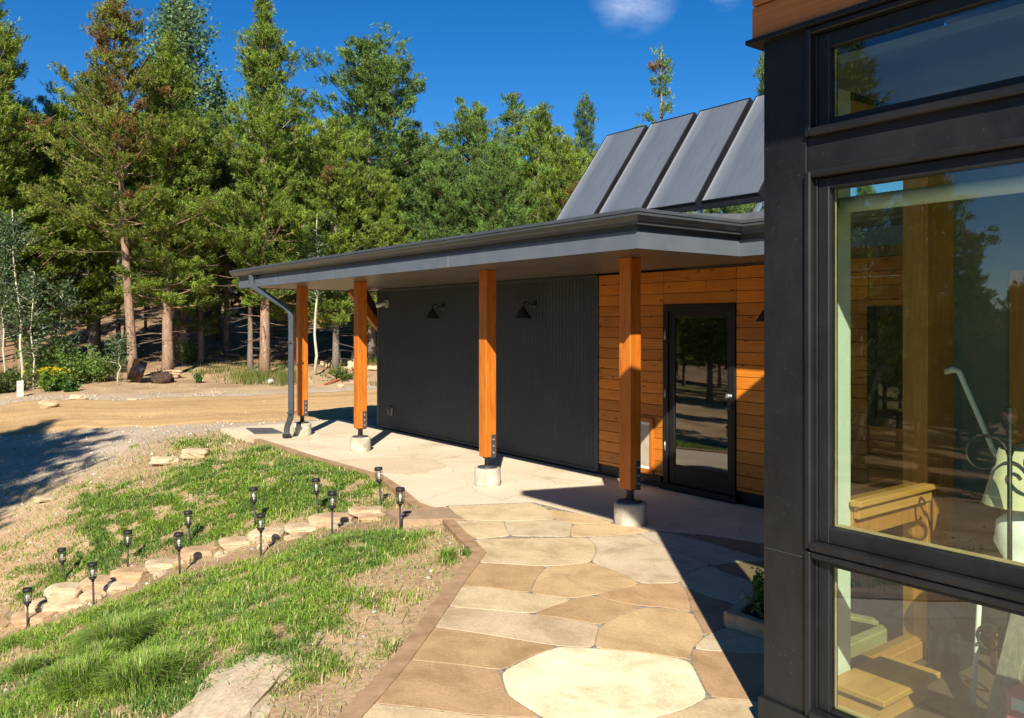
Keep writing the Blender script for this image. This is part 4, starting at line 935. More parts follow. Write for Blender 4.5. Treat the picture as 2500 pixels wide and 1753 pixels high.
stair = [  # region, box, depth, label
 (r4, (745, 532, 945, 572), 8.25, 'flat tan stone slab on top, touching the brown concrete block of the stair'),
 (r4, (795, 566, 945, 606), 8.1, 'stone under the top slab, tight against the brown concrete block'),
 (r4, (545, 566, 795, 640), 8.2, 'long pale stone left of the top slab of the stair, behind the second front lamp'),
 (r4, (620, 608, 955, 662), 7.95, 'low brown stone half buried in soil behind the second front lamp from the patio'),
 (r4, (415, 618, 620, 662), 8.15, 'thin reddish slab between the blocky tan stone and the long pale stone'),
 (r4, (235, 643, 418, 712), 8.15, 'blocky tan stone right behind the third front lamp from the patio'),
 (r4, (415, 662, 590, 722), 8.0, 'grey and orange stone below the thin reddish slab, its right end under grass'),
 (r4, (68, 692, 285, 750), 8.15, 'flat tan stone left of the third front lamp from the patio'),
 (r4, (275, 710, 460, 758), 7.95, 'low stone at the foot of the third front lamp from the patio'),
 (r3, (925, 742, 1145, 812), 8.15, 'orange tan block right of the fourth front lamp from the patio'),
 (r3, (1125, 750, 1345, 802), 8.0, 'reddish brown stone set low, left of the third front lamp from the patio'),
 (r3, (915, 790, 985, 830), 8.1, 'small stone wedge behind the pole of the fourth front lamp from the patio'),
 (r3, (980, 800, 1250, 866), 7.95, 'wide pale stone in grass right of the fourth front lamp from the patio'),
 (r3, (755, 808, 955, 872), 8.15, 'grey brown slab just left of the fourth front lamp from the patio'),
 (r3, (592, 850, 790, 914), 8.1, 'smooth orange tan wedge shaped stone midway between the fourth and fifth front lamps'),
 (r3, (800, 862, 990, 912), 7.9, 'pale low stone at the foot of the fourth front lamp from the patio'),
 (r3, (435, 896, 622, 966), 8.1, 'pale layered slab just right of the fifth front lamp from the patio'),
 (r3, (560, 908, 790, 964), 7.95, 'brown stone step below the smooth orange wedge stone'),
 (r3, (432, 956, 610, 1022), 7.95, 'orange tan stone under the pale layered slab, beside the fifth front lamp'),
 (r3, (250, 932, 436, 1016), 8.1, 'big cream coloured block left of the fifth front lamp from the patio'),
 (r3, (300, 1006, 500, 1062), 7.95, 'flat tan stone running under the big cream block and the fifth front lamp'),
 (r3, (152, 1012, 350, 1098), 8.05, 'rounded tan stone below and left of the big cream block'),
 (r3, (60, 1070, 290, 1152), 7.9, 'long pale stone behind the last front lamp, lowest but two'),
 (r3, (-60, 1118, 62, 1182), 8.0, 'stone cut by the left picture edge beside the last front lamp'),
 (r3, (-70, 1160, 175, 1250), 7.85, 'lowest pale stone of the stair, at the left picture edge'),
]
for fn, (a, b_, c, d_), dd, lb in stair:
    p = fn(a, b_); q = fn(c, d_); place_rock('stair_stone', p[0], p[1], q[0], q[1], dd, lb, 'stone', 'rough sandstone blocks of the stair in the lawn')
# loose rocks lying about
loose = [
 ((455, 1094, 505, 1120), 'orange tan rock lying in the upper lawn near the patio tip'),
 ((380, 1115, 425, 1135), 'flat brown rock in the upper lawn, lower left of the orange tan rock'),
 ((98, 1213, 140, 1222), 'thin flat stone in bare soil at the left of the upper lawn'),
 ((103, 977, 137, 997), 'whitish grey rock at the road edge below the yellow flowers'),
 ((178, 963, 205, 977), 'flat buff rock on the bank right of the yellow flowers'),
 ((315, 972, 333, 980), 'small buff rock on the bank above the road, below the leaning barrel'),
 ((816, 875, 862, 890), 'large buff rock on top of the rock heap beside the second post'),
 ((855, 882, 882, 905), 'upright buff rock at the right end of the heap by the second post'),
 ((785, 882, 800, 893), 'small dark rock at the left end of the rock heap'),
 ((800, 888, 825, 898), 'low tan rock in the front row of the heap'),
 ((838, 895, 860, 905), 'pale wedge rock in front of the heap'),
 ((826, 938, 838, 946), 'single small pale stone on the dirt bank between the first two posts'),
 ((930, 870, 960, 893), 'pale slab of rock lying on the bank just left of the corrugated wall'),
 ((903, 893, 925, 905), 'flat pale stone on the bank right of the second post'),
]
for (a, b_, c, d_), lb in loose:
    dd = ray_ground((a + c) / 2, d_); place_rock('rock', a, b_, c, d_, dd, lb, 'rock', 'loose rocks on the ground', dep=(c - a) / FPX * dd * .8)
rr = thing('rock_slab', (0, 0, 0), 'long pale gritty slab of rock sunk in the soil at the bottom of the lawn', 'rock')
c0 = PD(570, 1700, ray_ground(570, 1700)); rr.location = (c0.x, c0.y, hz(c0.x, c0.y) - .022)
sm_ = rock_mesh(55, flat=1, sub=5, rough=.30, box=.62); sm_.materials.append(sandstone('pale_rock', (.56, .45, .31), (.72, .62, .47))); o = link('slab', sm_, None, rr); o.scale = (.95, .42, .12)
nn_ = Vector((-(hz(c0.x + .3, c0.y) - hz(c0.x - .3, c0.y)) / .6, -(hz(c0.x, c0.y + .3) - hz(c0.x, c0.y - .3)) / .6, 1)); o.rotation_euler = (nn_.to_track_quat('Z', 'Y').to_matrix().to_4x4() @ Matrix.Rotation(.25, 4, 'Z')).to_euler()

# gravel: small stones scattered over the road verges and the soil
def scatter_pts(n, xr, yr, seed):
    r = np.random.default_rng(seed); return r.uniform(*xr, n), r.uniform(*yr, n), r
def pebbles():
    x, y, r = scatter_pts(90000, (-9, 7.5), (1.5, 27), 5)
    inr = inpoly(x, y, ROADP); dr = np.where(inr, 0, np.minimum(segdist(x, y, rl), segdist(x, y, rs)))
    dens = np.clip(1.25 - dr / 1.2, 0, 1) * .55 * (~inr) + .05 + .03 * inr
    for cx, cy, ra in GP: dens = np.maximum(dens, .5 * np.exp(-((x - cx) ** 2 + (y - cy) ** 2) / ra ** 2))
    dens = np.where(fbm(x, y, .8, 61) > .5, dens, dens * .5)
    dist = np.hypot(x, y); keep = (r.random(len(x)) < dens) & ~inpoly(x, y, PATIO) & ~inpoly(x, y, HOUSE)
    x, y = x[keep], y[keep]; z = Hgt(x, y); n_ = len(x)
    s = r.gamma(2.2, .006, n_) + .005; s = np.clip(s, .006, .028)
    oc = np.array([(1, 0, 0), (-1, 0, 0), (0, 1, 0), (0, -1, 0), (0, 0, 1), (0, 0, -1)], float)
    of = np.array([(0, 2, 4), (2, 1, 4), (1, 3, 4), (3, 0, 4), (2, 0, 5), (1, 2, 5), (3, 1, 5), (0, 3, 5)])
    sc_ = np.stack([s * r.uniform(.7, 1.4, n_), s * r.uniform(.7, 1.4, n_), s * r.uniform(.4, .8, n_)], 1)
    an = r.uniform(0, 6.28, n_); V = oc[None] * sc_[:, None, :]; V = V + r.normal(0, .12, V.shape) * s[:, None, None]
    ca, sa = np.cos(an)[:, None], np.sin(an)[:, None]; X = V[..., 0] * ca - V[..., 1] * sa; Y = V[..., 0] * sa + V[..., 1] * ca
    V = np.stack([X + x[:, None], Y + y[:, None], V[..., 2] + z[:, None] + s[:, None] * .2], -1).reshape(-1, 3)
    F = (of[None] + (np.arange(n_) * 6)[:, None, None]).reshape(-1, 3)
    c = np.array([(.46, .42, .36), (.38, .27, .18), (.62, .55, .43), (.33, .31, .29)])[r.integers(0, 4, n_)] * r.uniform(.7, 1.2, (n_, 1))
    c = np.repeat(np.c_[c, np.ones(n_)], 6, 0)
    m, nt, b = mat('pebble'); a = nt.nodes.new('ShaderNodeAttribute'); a.attribute_name = 'tone'; nt.links.new(a.outputs[0], b.inputs['Base Color']); b.inputs['Roughness'].default_value = .85
    tag(np_mesh('gravel', V, F, {'tone': ('FLOAT_COLOR', c)}, m), 'loose grey and tan gravel strewn along the road edges and over the bare soil', 'gravel', kind='stuff')
pebbles()

# ---------------------------------------------------------------- foliage materials
def leafmat(name, trans=.3, rough=.55, objvar=.35, spec=.3):
    m, nt, b = mat(name); a = nt.nodes.new('ShaderNodeAttribute'); a.attribute_name = 'tone'
    oi = nt.nodes.new('ShaderNodeObjectInfo')
    col = mixc(nt, objvar, a.outputs['Color'], ramp(nt, oi.outputs['Random'], [(0, (.72, .88, .85)), (.5, (1, 1, 1)), (1, (1.15, 1.1, .85))]), 'MULTIPLY') if objvar else a.outputs['Color']
    nt.links.new(col, b.inputs['Base Color']); b.inputs['Roughness'].default_value = rough; b.inputs['Specular IOR Level'].default_value = spec
    tr = nt.nodes.new('ShaderNodeBsdfTranslucent'); nt.links.new(col, tr.inputs[0])
    mx = nt.nodes.new('ShaderNodeMixShader'); mx.inputs[0].default_value = trans
    out = [n for n in nt.nodes if n.type == 'OUTPUT_MATERIAL'][0]
    nt.links.new(b.outputs[0], mx.inputs[1]); nt.links.new(tr.outputs[0], mx.inputs[2]); nt.links.new(mx.outputs[0], out.inputs[0]); return m
M_NEED = leafmat('pine_needles', .18); M_LEAF = leafmat('broad_leaves', .35, .45, .15); M_GRASS = leafmat('grass_blades', .35, .5, 0)
def barkmat(name, c1, c2, c3, zs=1.0):
    m, nt, b = mat(name); n1 = N(nt, 'ShaderNodeTexNoise', Scale=7, Detail=8, Roughness=.7); nt.links.new(coords(nt, (1.6, 1.6, .55)), n1.inputs['Vector'])
    n2 = N(nt, 'ShaderNodeTexVoronoi', Scale=16); nt.links.new(coords(nt, (1.4, 1.4, .5)), n2.inputs['Vector'])
    col = ramp(nt, n1.outputs[0], [(.3, c1), (.5, c2), (.72, c3)]); col = mixc(nt, .7, col, ramp(nt, n2.outputs['Distance'], [(.1, (1.1, 1.1, 1.1)), (.6, (.62, .58, .55))]), 'MULTIPLY')
    nt.links.new(col, b.inputs['Base Color']); b.inputs['Roughness'].default_value = .9; bump(nt, b, n2.outputs['Distance'], -.6, .03); return m
M_BARK = barkmat('pine_bark', (.17, .105, .07), (.36, .235, .155), (.46, .34, .25))
M_BARKG = barkmat('grey_bark', (.11, .09, .075), (.22, .185, .155), (.33, .29, .25))
M_ASPEN = barkmat('aspen_bark', (.42, .40, .28), (.62, .60, .46), (.72, .71, .6))

# ---------------------------------------------------------------- conifers
def conifer(seed, H=10., R=1.9, cb=.2, prof='cone', nbr=95, dens=1.0, cols=((.105, .135, .022), (.07, .10, .022)), brown=.0, tuft=.15, lean=(0, 0), bare=.12, r0=None, gap=0.0, bark=None, droop=.0, fan=13):
    r = np.random.default_rng(seed); r0 = r0 or H * .0128
    # trunk
    tb_ = MB(); tb_.local = True
    zs = np.linspace(0, H * .97, 16); wob = r.normal(0, .012 * H / 10, (16, 2)).cumsum(0) * .5
    def axis(z):
        t = z / H; i = np.interp(z, zs, np.arange(16)); wx = np.interp(z, zs, wob[:, 0]); wy = np.interp(z, zs, wob[:, 1])
        return np.stack([wx + lean[0] * t * (1.4 - .4 * t), wy + lean[1] * t * (1.4 - .4 * t)], -1)
    ax = axis(zs); pts = [Vector((ax[i, 0], ax[i, 1], zs[i] - (.25 if i == 0 else 0))) for i in range(16)]
    rad = [r0 * (1.25 if i == 0 else 1) * (1 - .93 * (zs[i] / H)) + .008 for i in range(16)]
    tb_.tube(pts, rad, 10)
    V = []; C = []
    ga = 2.39996; az0 = r.uniform(0, 6)
    for i in range(nbr):
        t = cb + (1 - cb) * (max(0., i + r.uniform(-.4, .4)) / nbr) ** .92; t = min(max(t, cb), .995)
        u = (t - cb) / (1 - cb)
        if prof == 'cone': w = (1 - u) ** .72 * min(1, .55 + u * 2.2)
        elif prof == 'narrow': w = (1 - u) ** .55 * min(1, .6 + u * 3)
        elif prof == 'round': w = math.sin(math.pi * min(1, (u * .80 + .17))) ** .65
        elif prof == 'top': w = math.sqrt(max(0, 1 - ((u - .48) / .56) ** 2)) * (1 if u > .1 else .4)
        else: w = (1 - u) ** .6
        w *= 1 + .28 * math.sin(u * 23 + seed) * (.5 + .5 * (prof != 'round'))
        if r.random() < gap: continue
        Lb = max(.18, R * w * r.uniform(.62, 1.12)); az = az0 + i * ga + r.uniform(-.4, .4)
        el = (.85 * u + .02 - droop * (1 - u)) + r.uniform(-.12, .12); o2 = axis(np.array(t * H)); z0 = t * H
        d = np.array([math.cos(az) * math.cos(el), math.sin(az) * math.cos(el), math.sin(el)])
        up = .34 * Lb
        ss = np.linspace(0, 1, 5); bp = [Vector((o2[0] + d[0] * Lb * s_, o2[1] + d[1] * Lb * s_, z0 + d[2] * Lb * s_ + up * s_ * s_ - .10 * Lb * s_)) for s_ in ss]
        tb_.tube(bp, [max(.006, r0 * .26 * (1 - t * .7)) * (1 - .8 * s_) + .003 for s_ in ss], 4, cap=False)
        nt_ = max(6, int(Lb * 64 * dens))
        s_ = 1 - (1 - bare) * r.random(nt_) ** 1.15 * .98; s_ = np.clip(s_, .12, 1)
        lat = np.array([-math.sin(az), math.cos(az), 0]); lw = Lb * .34 * (1.15 - s_) ** .6 + .06
        off_ = r.uniform(-1, 1, nt_) * lw
        npd = max(2, nt_ // 9); pid = r.integers(0, npd, nt_); s_ = s_[pid]; off_ = off_[pid]; pz = r.normal(0, .05, npd)[pid]; jit = r.normal(0, 1, (nt_, 3)) * np.array([.085, .085, .055])
        c = np.array([o2[0], o2[1], z0]) + d[None] * (Lb * s_)[:, None] + lat[None] * off_[:, None]
        c[:, 2] += up * s_ ** 2 - .10 * Lb * s_ + pz + np.abs(off_) * .10
        c = c + jit
        # tufts of needles
        ta = d[None] * .7 + lat[None] * (off_ / (lw + 1e-6))[:, None] * .5 + np.array([0, 0, .85]); ta = ta + r.normal(0, .25, ta.shape); ta /= np.linalg.norm(ta, axis=1)[:, None]
        m_ = fan
        dirs = ta[:, None] * .8 + r.normal(0, .55, (nt_, m_, 3)); dirs /= np.linalg.norm(dirs, axis=2)[..., None]
        base = c[:, None] + ta[:, None] * r.uniform(-.07, .09, (nt_, m_, 1)) + dirs * .008
        ln = tuft * .72 * r.uniform(.6, 1.15, (nt_, m_, 1)); wd = np.cross(dirs, r.normal(0, 1, dirs.shape)); wd /= np.linalg.norm(wd, axis=2)[..., None]; wd *= tuft * .078
        tri = np.stack([base - wd, base + wd, base + dirs * ln], 2)          # nt, m, 3, 3
        V.append(tri.reshape(-1, 3))
        mixf = np.clip(r.normal(.5, .3, nt_) + (u - .5) * .1, 0, 1)[:, None]; cc = np.array(cols[0]) * mixf + np.array(cols[1]) * (1 - mixf); cc = cc * r.uniform(.7, 1.35, (nt_, 1)) * r.uniform(.72, 1.28) * 1.15
        if brown > 0:
            bsel = (r.random(nt_) < (brown * (.3 + 1.4 * u ** 2 if prof == 'browntop' else brown))) | (r.random() < brown * .5)
            cc = np.where(bsel[:, None], np.array([.22, .13, .04]) * r.uniform(.7, 1.2, (nt_, 1)), cc)
        C.append(np.repeat(cc, m_ * 3, 0))
    # dead lower branches
    for i in range(int(26)):
        z0 = H * r.uniform(.10 if cb > .15 else .05, max(cb + .22, .3)); o2 = axis(np.array(z0)); az = r.uniform(0, 6.28); Lb = r.uniform(.4, R * .8); e = r.uniform(-.2, .25)
        bp = [Vector((o2[0] + math.cos(az) * Lb * s_, o2[1] + math.sin(az) * Lb * s_, z0 + Lb * (e * s_ - .35 * s_ * s_ * (1 - s_ * .7)))) for s_ in (0, .3, .65, 1)]
        tb_.tube(bp, [.014, .011, .007, .003], 4, cap=False)
        for k in range(3):
            q = bp[1 + k % 2].lerp(bp[2 + k % 2], r.random()); a2 = az + r.uniform(-1, 1); l2 = Lb * r.uniform(.2, .4)
            tb_.tube([q, q + Vector((math.cos(a2) * l2 * .6, math.sin(a2) * l2 * .6, r.uniform(-.1, .1) * l2)), q + Vector((math.cos(a2) * l2, math.sin(a2) * l2, r.uniform(-.25, .25) * l2))], [.006, .004, .002], 3, cap=False)
    V = np.concatenate(V); C = np.concatenate(C); F = np.arange(len(V)).reshape(-1, 3)
    me = D.meshes.new('trunk'); tb_.bm.to_mesh(me); tb_.bm.free(); me.materials.append(bark or M_BARK)
    cr = np_mesh('crown', V, F, {'tone': ('FLOAT_COLOR', np.c_[C, np.ones(len(C))])}, M_NEED); cme = cr.data; D.objects.remove(cr)
    return me, cme, H, R
YEL = ((.225, .295, .036), (.09, .14, .02)); GRN = ((.155, .245, .048), (.065, .115, .027)); DKG = ((.11, .17, .045), (.055, .10, .03)); BLU = ((.11, .175, .075), (.06, .11, .05)); OLV = ((.20, .23, .034), (.09, .12, .02))
PROTO = {
 'brown': conifer(1, 12, 2.35, .36, 'browntop', 110, 1.0, OLV, .16, bare=.25, lean=(-.6, -.2), gap=.12),
 'yellow': conifer(2, 11, 2.25, .20, 'cone', 140, 1.1, YEL, .0),
 'spire': conifer(3, 12, 2.15, .18, 'cone', 170, 1.05, YEL, .01),
 'round': conifer(4, 10, 1.9, .35, 'top', 105, 1.05, GRN, 0, gap=.1, bark=M_BARKG),
 'green': conifer(5, 9, 2.1, .16, 'round', 110, 1.0, GRN, 0),
 'dark': conifer(6, 10, 1.6, .12, 'cone', 110, .9, DKG, 0, bark=M_BARKG),
 'narrow': conifer(7, 9, 1.0, .25, 'narrow', 85, 1.0, GRN, .03, gap=.15),
 'mixed': conifer(8, 9.5, 2.0, .18, 'round', 120, 1.0, YEL, .03, bark=M_BARKG),
 'under': conifer(9, 10, 1.7, .48, 'cone', 80, .8, DKG, 0, bark=M_BARKG),
 'sparse': conifer(10, 9, 1.25, .30, 'narrow', 48, .9, GRN, .02, gap=.25, bare=.35),
}
def blue_tree(seed):
    """tall poplar like tree with round small leaves"""
    r = np.random.default_rng(seed); H, R = 12.0, 1.9; tb_ = MB(); tb_.local = True
    tb_.tube([(0, 0, -.2), (.05, 0, 3), (0, .08, 6), (.05, .02, 9), (0, 0, 11.8)], [.17, .14, .10, .06, .01], 10); V = []; C = []
    for i in range(85):
        t = .18 + .80 * i / 85; az = i * 2.4; u = (t - .18) / .8; Lb = R * (math.sin(math.pi * min(1, u * .78 + .2)) ** .6) * r.uniform(.6, 1.1); el = .5 + .5 * u
        d = np.array([math.cos(az) * math.cos(el), math.sin(az) * math.cos(el), math.sin(el)]); o_ = np.array([0, 0, t * H - .3])
        tb_.tube([Vector(o_), Vector(o_ + d * Lb * .5), Vector(o_ + d * Lb)], [.03, .018, .005], 4, cap=False)
        n_ = int(Lb * 260); s_ = r.uniform(.1, 1.05, n_); c = o_ + d * (Lb * s_)[:, None] + r.normal(0, .17, (n_, 3)); V_ = leaf_quads(c, .08, r); V.append(V_)
        cc = np.array(BLU[0]) * 1.5 * r.uniform(.6, 1.25, (n_, 1)); C.append(np.repeat(cc, 4, 0))
    return V, C, tb_, H, R
def leaf_quads(c, s, r):
    n_ = len(c); a = r.normal(0, 1, (n_, 3)); a /= np.linalg.norm(a, axis=1)[:, None]; b = np.cross(a, r.normal(0, 1, (n_, 3))); b /= np.linalg.norm(b, axis=1)[:, None]
    s = s * r.uniform(.7, 1.3, (n_, 1)); return np.stack([c - a * s * .6, c + b * s * .45, c + a * s * .7, c - b * s * .45], 1).reshape(-1, 3)
V, C, tb_, H_, R_ = blue_tree(3)
V = np.concatenate(V); C = np.concatenate(C); me = D.meshes.new('trunk'); tb_.bm.to_mesh(me); tb_.bm.free(); me.materials.append(M_ASPEN)
cr = np_mesh('crown', V, np.arange(len(V)).reshape(-1, 4), {'tone': ('FLOAT_COLOR', np.c_[C, np.ones(len(C))])}, M_LEAF); me.materials[0] = M_BARKG; cme = cr.data; D.objects.remove(cr)
PROTO['poplar'] = (me, cme, H_, R_)
TREES = []
def tree(kind, px, d, ytop, label, wide=1.0, group=None, rz=None, cat='pine tree', name='pine_tree', ztop=None, pos=None):
    tme, cme, H, R = PROTO[kind]
    v = P(px, d) if pos is None else Vector((*pos, 0)); z0 = hz(v.x, v.y)
    zt = (EYE + (HY - ytop) / FPX * d) if ztop is None else z0 + ztop
    s = (zt - z0) / H
    o = thing(name, (v.x, v.y, z0), label, cat, group, rz if rz is not None else rnd.uniform(0, 6.28))
    o.scale = (s * wide, s * wide, s)
    a = D.objects.new('trunk', tme); COL.objects.link(a); a.parent = o
    b = D.objects.new('crown', cme); COL.objects.link(b); b.parent = o
    TREES.append((v.x, v.y)); return o
k = 2500 / 2296
hero = [
 ('brown', 300 * k, 24.5, 12 * k, 'tall pine with a browning sparse top and a bare leaning trunk beside the rusty barrels', 1.0, -.2),
 ('spire', 592 * k, 25.5, -12 * k, 'tall cone shaped yellow green pine just left of the eave end', 1.05, 1.0),
 ('yellow', 375 * k, 25.2, 88 * k, 'bushy yellow green pine right of the brown topped pine, its trunk by the log pile', 1.25, 2.0),
 ('poplar', 402 * k, 29.5, -40 * k, 'blue green leafy tree cut by the picture top behind the bushy yellow green pine', 1.15, 0),
 ('round', 832 * k, 29, 138 * k, 'pine with a broad open rounded crown standing highest above the eave', 1.2, .5),
 ('mixed', 752 * k, 27, 290 * k, 'bushy light green pine in front of the round crowned pine', 1.1, 1.5),
 ('green', 930 * k, 30, 320 * k, 'rounded mid green pine above the middle of the eave', 1.15, 2.2),
 ('green', 1060 * k, 33, 262 * k, 'pine with a visible reddish trunk below a tufted dark crown above the eave', 1.0, .4),
 ('narrow', 1148 * k, 36, 215 * k, 'small dark spire shaped pine poking above the treeline left of the solar panels', 1.3, .8),
 ('mixed', 1205 * k, 32, 262 * k, 'pine with dead grey branches just left of the bushy pine beside the solar panels', .95, 3.0),
 ('dark', 1315 * k, 31, 222 * k, 'bushy green pine touching the upper left corner of the solar panels', 1.05, 1.0),
 ('sparse', 1480 * k, 33, 98 * k, 'thin sparse lone pine rising behind the solar panels', 1.0, 2.0),
 ('dark', 1712 * k, 30, 130 * k, 'pine showing only its left edge beside the black column', .8, 2.4),
 ('narrow', 660 * k, 30, 205 * k, 'narrow dark pine right behind the cone shaped pine', 1.4, 1.2),
 ('dark', 490 * k, 33, 182 * k, 'dark spire topped pine in the gap between the two tall yellow green pines', .9, .6),
 ('green', 120 * k, 27, 262 * k, 'rounded bright green pine left of the brown topped pine', .9, .2),
 ('yellow', 48 * k, 25.5, 235 * k, 'broad olive pine near the left picture edge', 1.2, 1.1),
 ('spire', -22 * k, 24.5, -30 * k, 'pine at the left picture edge with only its right branches in the picture', 1.2, .3),
 ('dark', 68 * k, 31, 258 * k, 'dark pine behind the broad olive pine at the left', .8, .9),
 ('mixed', 205 * k, 27.5, 205 * k, 'olive green pine directly left of the brown topped pine, its crown merging with it', 1.2, 2.9),
 ('mixed', 1268 * k, 29, 330 * k, 'low bushy pine against the lower left corner of the solar panels', 1.0, 1.9),
 ('yellow', 660 * k, 28, 330 * k, 'bushy yellow green pine right behind the first eave post', 1.1, 2.6),
 ('green', 1000 * k, 28.5, 360 * k, 'dense mid green pine low above the middle of the eave', 1.1, 4.0),
 ('yellow', 870 * k, 27.5, 390 * k, 'yellow green pine below the round crowned pine, just above the gutter', 1.0, 5.0),
 ('green', 1120 * k, 28.5, 350 * k, 'dense green pine just above the gutter left of the dead branched pine', 1.05, 5.5),
 ('dark', 450 * k, 28, 300 * k, 'dark pine filling the shade between the two tall yellow green pines', 1.0, 3.3),
]
for kd, px, d, yt, lb, wd, rz_ in hero: tree(kd, px, d, yt, lb, wd, None, rz_)
for px, py, wd, lb in ((239, 872, 1.0, 'dark trunked pine in shade left of the leaning bare trunk'), (289, 833, 1.0, 'grey trunked pine just left of and behind the leaning bare trunk'), (355, 831, .6, 'thin grey trunked pine with dead twigs between the two sunlit trunks'),
                       (447, 890, 1.2, 'pine with a thick dark trunk right of the log heap'), (483, 859, .8, 'slim dark trunked pine second right of the log heap'), (553, 862, .9, 'dark trunked pine left of the wild grass by the eave end'), (118, 790, .8, 'dark trunked pine behind the aspen saplings'), (147, 773, .9, 'dark trunked pine right behind the aspen saplings'),
                       (190, 800, .7, 'slim dark trunked pine between the aspens and the leaning trunk'), (675, 818, .9, 'dark trunked pine seen between the downspout and the first post'), (520, 835, .7, 'slim dark pine behind the left edge of the wild grass'), (400, 800, .6, 'very slim pine deep behind the log heap')):
    tree('under', px, ray_ground(px, py), 0, lb, wd, None, None, ztop=rnd.uniform(7.5, 9.5))
# the forest behind: shared labels by kind
rf = random.Random(21)
GL = {'under': ('bare trunked dark pine standing in the shade of the forest behind the front row', 'dark pines inside the forest'), 'dark': ('full dark green pine deeper in the forest on the slope', 'green pines deeper in the forest'), 'green': ('full dark green pine deeper in the forest on the slope', 'green pines deeper in the forest')}
cnt = 0
for row, (d0, step) in enumerate(((28.5, 100), (32, 85), (36, 90), (41, 95), (47, 100), (54, 110))):
    px = -520 + rf.uniform(0, 60)
    while px < 2150:
        d = d0 + rf.uniform(-1.8, 1.8); x = px + rf.uniform(-30, 30); px += step * rf.uniform(.75, 1.3)
        if row == 0 and (x > 1200 or rf.random() < .25): continue
        kd = rf.choice(('under', 'under', 'dark')) if row < 3 else rf.choice(('dark', 'green', 'under'))
        v = P(x, d)
        if min((math.hypot(v.x - a, v.y - b) for a, b in TREES), default=9) < 1.5: continue
        # stay under the outline of the front trees
        lim = 330 if x < 820 else (330 if x < 1000 else 380); lim *= k
        if x > 1450: lim = 455
        zt = EYE + (HY - lim + rf.uniform(-60, 30)) / FPX * d - hz(v.x, v.y); zt = min(zt, rf.uniform(8.5, 11))
        if zt < 3: continue
        if kd == 'green' and zt > 9: kd = 'dark'
        tree(kd, x, d, 0, GL[kd][0], rf.uniform(.9, 1.3), GL[kd][1], ztop=zt); cnt += 1
# trees out of the frame: to the left (their shade falls on the road, they show in the panes)
for kd, x, y, h, lb in (('yellow', -3.9, 11.0, 8.8, 'pine left of the picture whose shade falls across the road edge'), ('mixed', -5.0, 8.3, 9.6, 'bushy pine left of the picture, mirrored in the sunroom pane'), ('dark', -10.5, 9.8, 9.5, 'dark pine further left of the picture beyond the lawn'),
                        ('spire', -12.5, 15.5, 11.5, 'tall pine beyond the road left of the picture')):
    tree(kd, 0, 0, 0, lb, 1.1, 'pines left of the picture', ztop=h, pos=(x, y))
for i in range(170):
    a = math.radians(rf.uniform(97, 186)); d = rf.uniform(15, 42); x, y = math.cos(a) * d, math.sin(a) * d
    if min(math.hypot(x - p, y - q) for p, q in TREES) < 1.9 or (a < 2.3 and d < 22): continue
    tree(rf.choice(('dark', 'yellow', 'green', 'mixed')), 0, 0, 0, 'pine of the wood opposite the sunroom, seen only as a reflection in its panes', 1.15, 'pines mirrored in the panes', ztop=rf.uniform(4.5, 8), pos=(x, y))

# ---------------------------------------------------------------- aspens, shrubs and flowers
def aspen(px, d, ytop, label, lean=0., nleaf=900, crown=(.25, 1.0), spread=.9, seed=0, name='aspen_sapling', r0=.035, leafs=.06, cols=BLU):
    v = on_ground(px, d); zt = EYE + (HY - ytop) / FPX * d; H = zt - v.z; r = np.random.default_rng(seed + 100)
    o = thing(name, v, label, 'aspen'); R = Vector((.797, -.6037, 0))
    s = L(MB()); pts = []
    for i in range(9):
        t = i / 8; q = R * lean * H * t + Vector((r.normal(0, .03), r.normal(0, .03), H * t - (.1 if i == 0 else 0))); pts.append(q)
    s.tube(pts, [r0 * (1 - .85 * i / 8) + .004 for i in range(9)], 8)
    V = []; C = []
    for i in range(26):
        t = r.uniform(*crown); q = np.array(R * lean * H * t + Vector((0, 0, H * t))); az = r.uniform(0, 6.28); Lb = spread * r.uniform(.3, 1) * (1.1 - t * .6); e = r.uniform(.1, .8)
        dd = np.array([math.cos(az) * math.cos(e), math.sin(az) * math.cos(e), math.sin(e)])
        s.tube([Vector(q), Vector(q + dd * Lb * .6), Vector(q + dd * Lb)], [.010, .007, .003], 4, cap=False)
        n_ = nleaf // 26; c = q + dd * (Lb * r.uniform(.3, 1.1, n_))[:, None] + r.normal(0, .12, (n_, 3)); V.append(leaf_quads(c, leafs, r)); C.append(np.repeat(np.array(cols[0]) * r.uniform(.45, 1.15, (n_, 1)), 4, 0))
    s.build('trunk', M_ASPEN, o); V = np.concatenate(V); C = np.concatenate(C)
    np_mesh('crown', V, np.arange(len(V)).reshape(-1, 4), {'tone': ('FLOAT_COLOR', np.c_[C, np.ones(len(C))])}, M_LEAF, o); return o
aspen(52 * k, 22.4, 470 * k, 'tallest aspen sapling with a pale yellow trunk near the left picture edge', -.06, 2200, (.3, 1), 1.1, 1)
aspen(8 * k, 22.6, 520 * k, 'thin aspen sapling cut by the left picture edge', .01, 1600, (.3, 1), .9, 2, r0=.025)
aspen(72 * k, 22.3, 610 * k, 'slim aspen sapling just right of the tallest one', .02, 900, (.3, 1), .7, 3, r0=.02)
aspen(265 * k, 22.8, 760 * k, 'small aspen shoot growing left of the rusty barrels', .0, 500, (.45, 1), .5, 4, r0=.015)
aspen(705 * k, 25.5, 480 * k, 'thin pale aspen standing between the first and second eave posts', .02, 1500, (.45, 1), .8, 5, r0=.045)
aspen(135 * k, 23.5, 640 * k, 'leafy aspen shoot in the shade right of the tallest aspen', .02, 1500, (.1, 1), .9, 6, r0=.015)
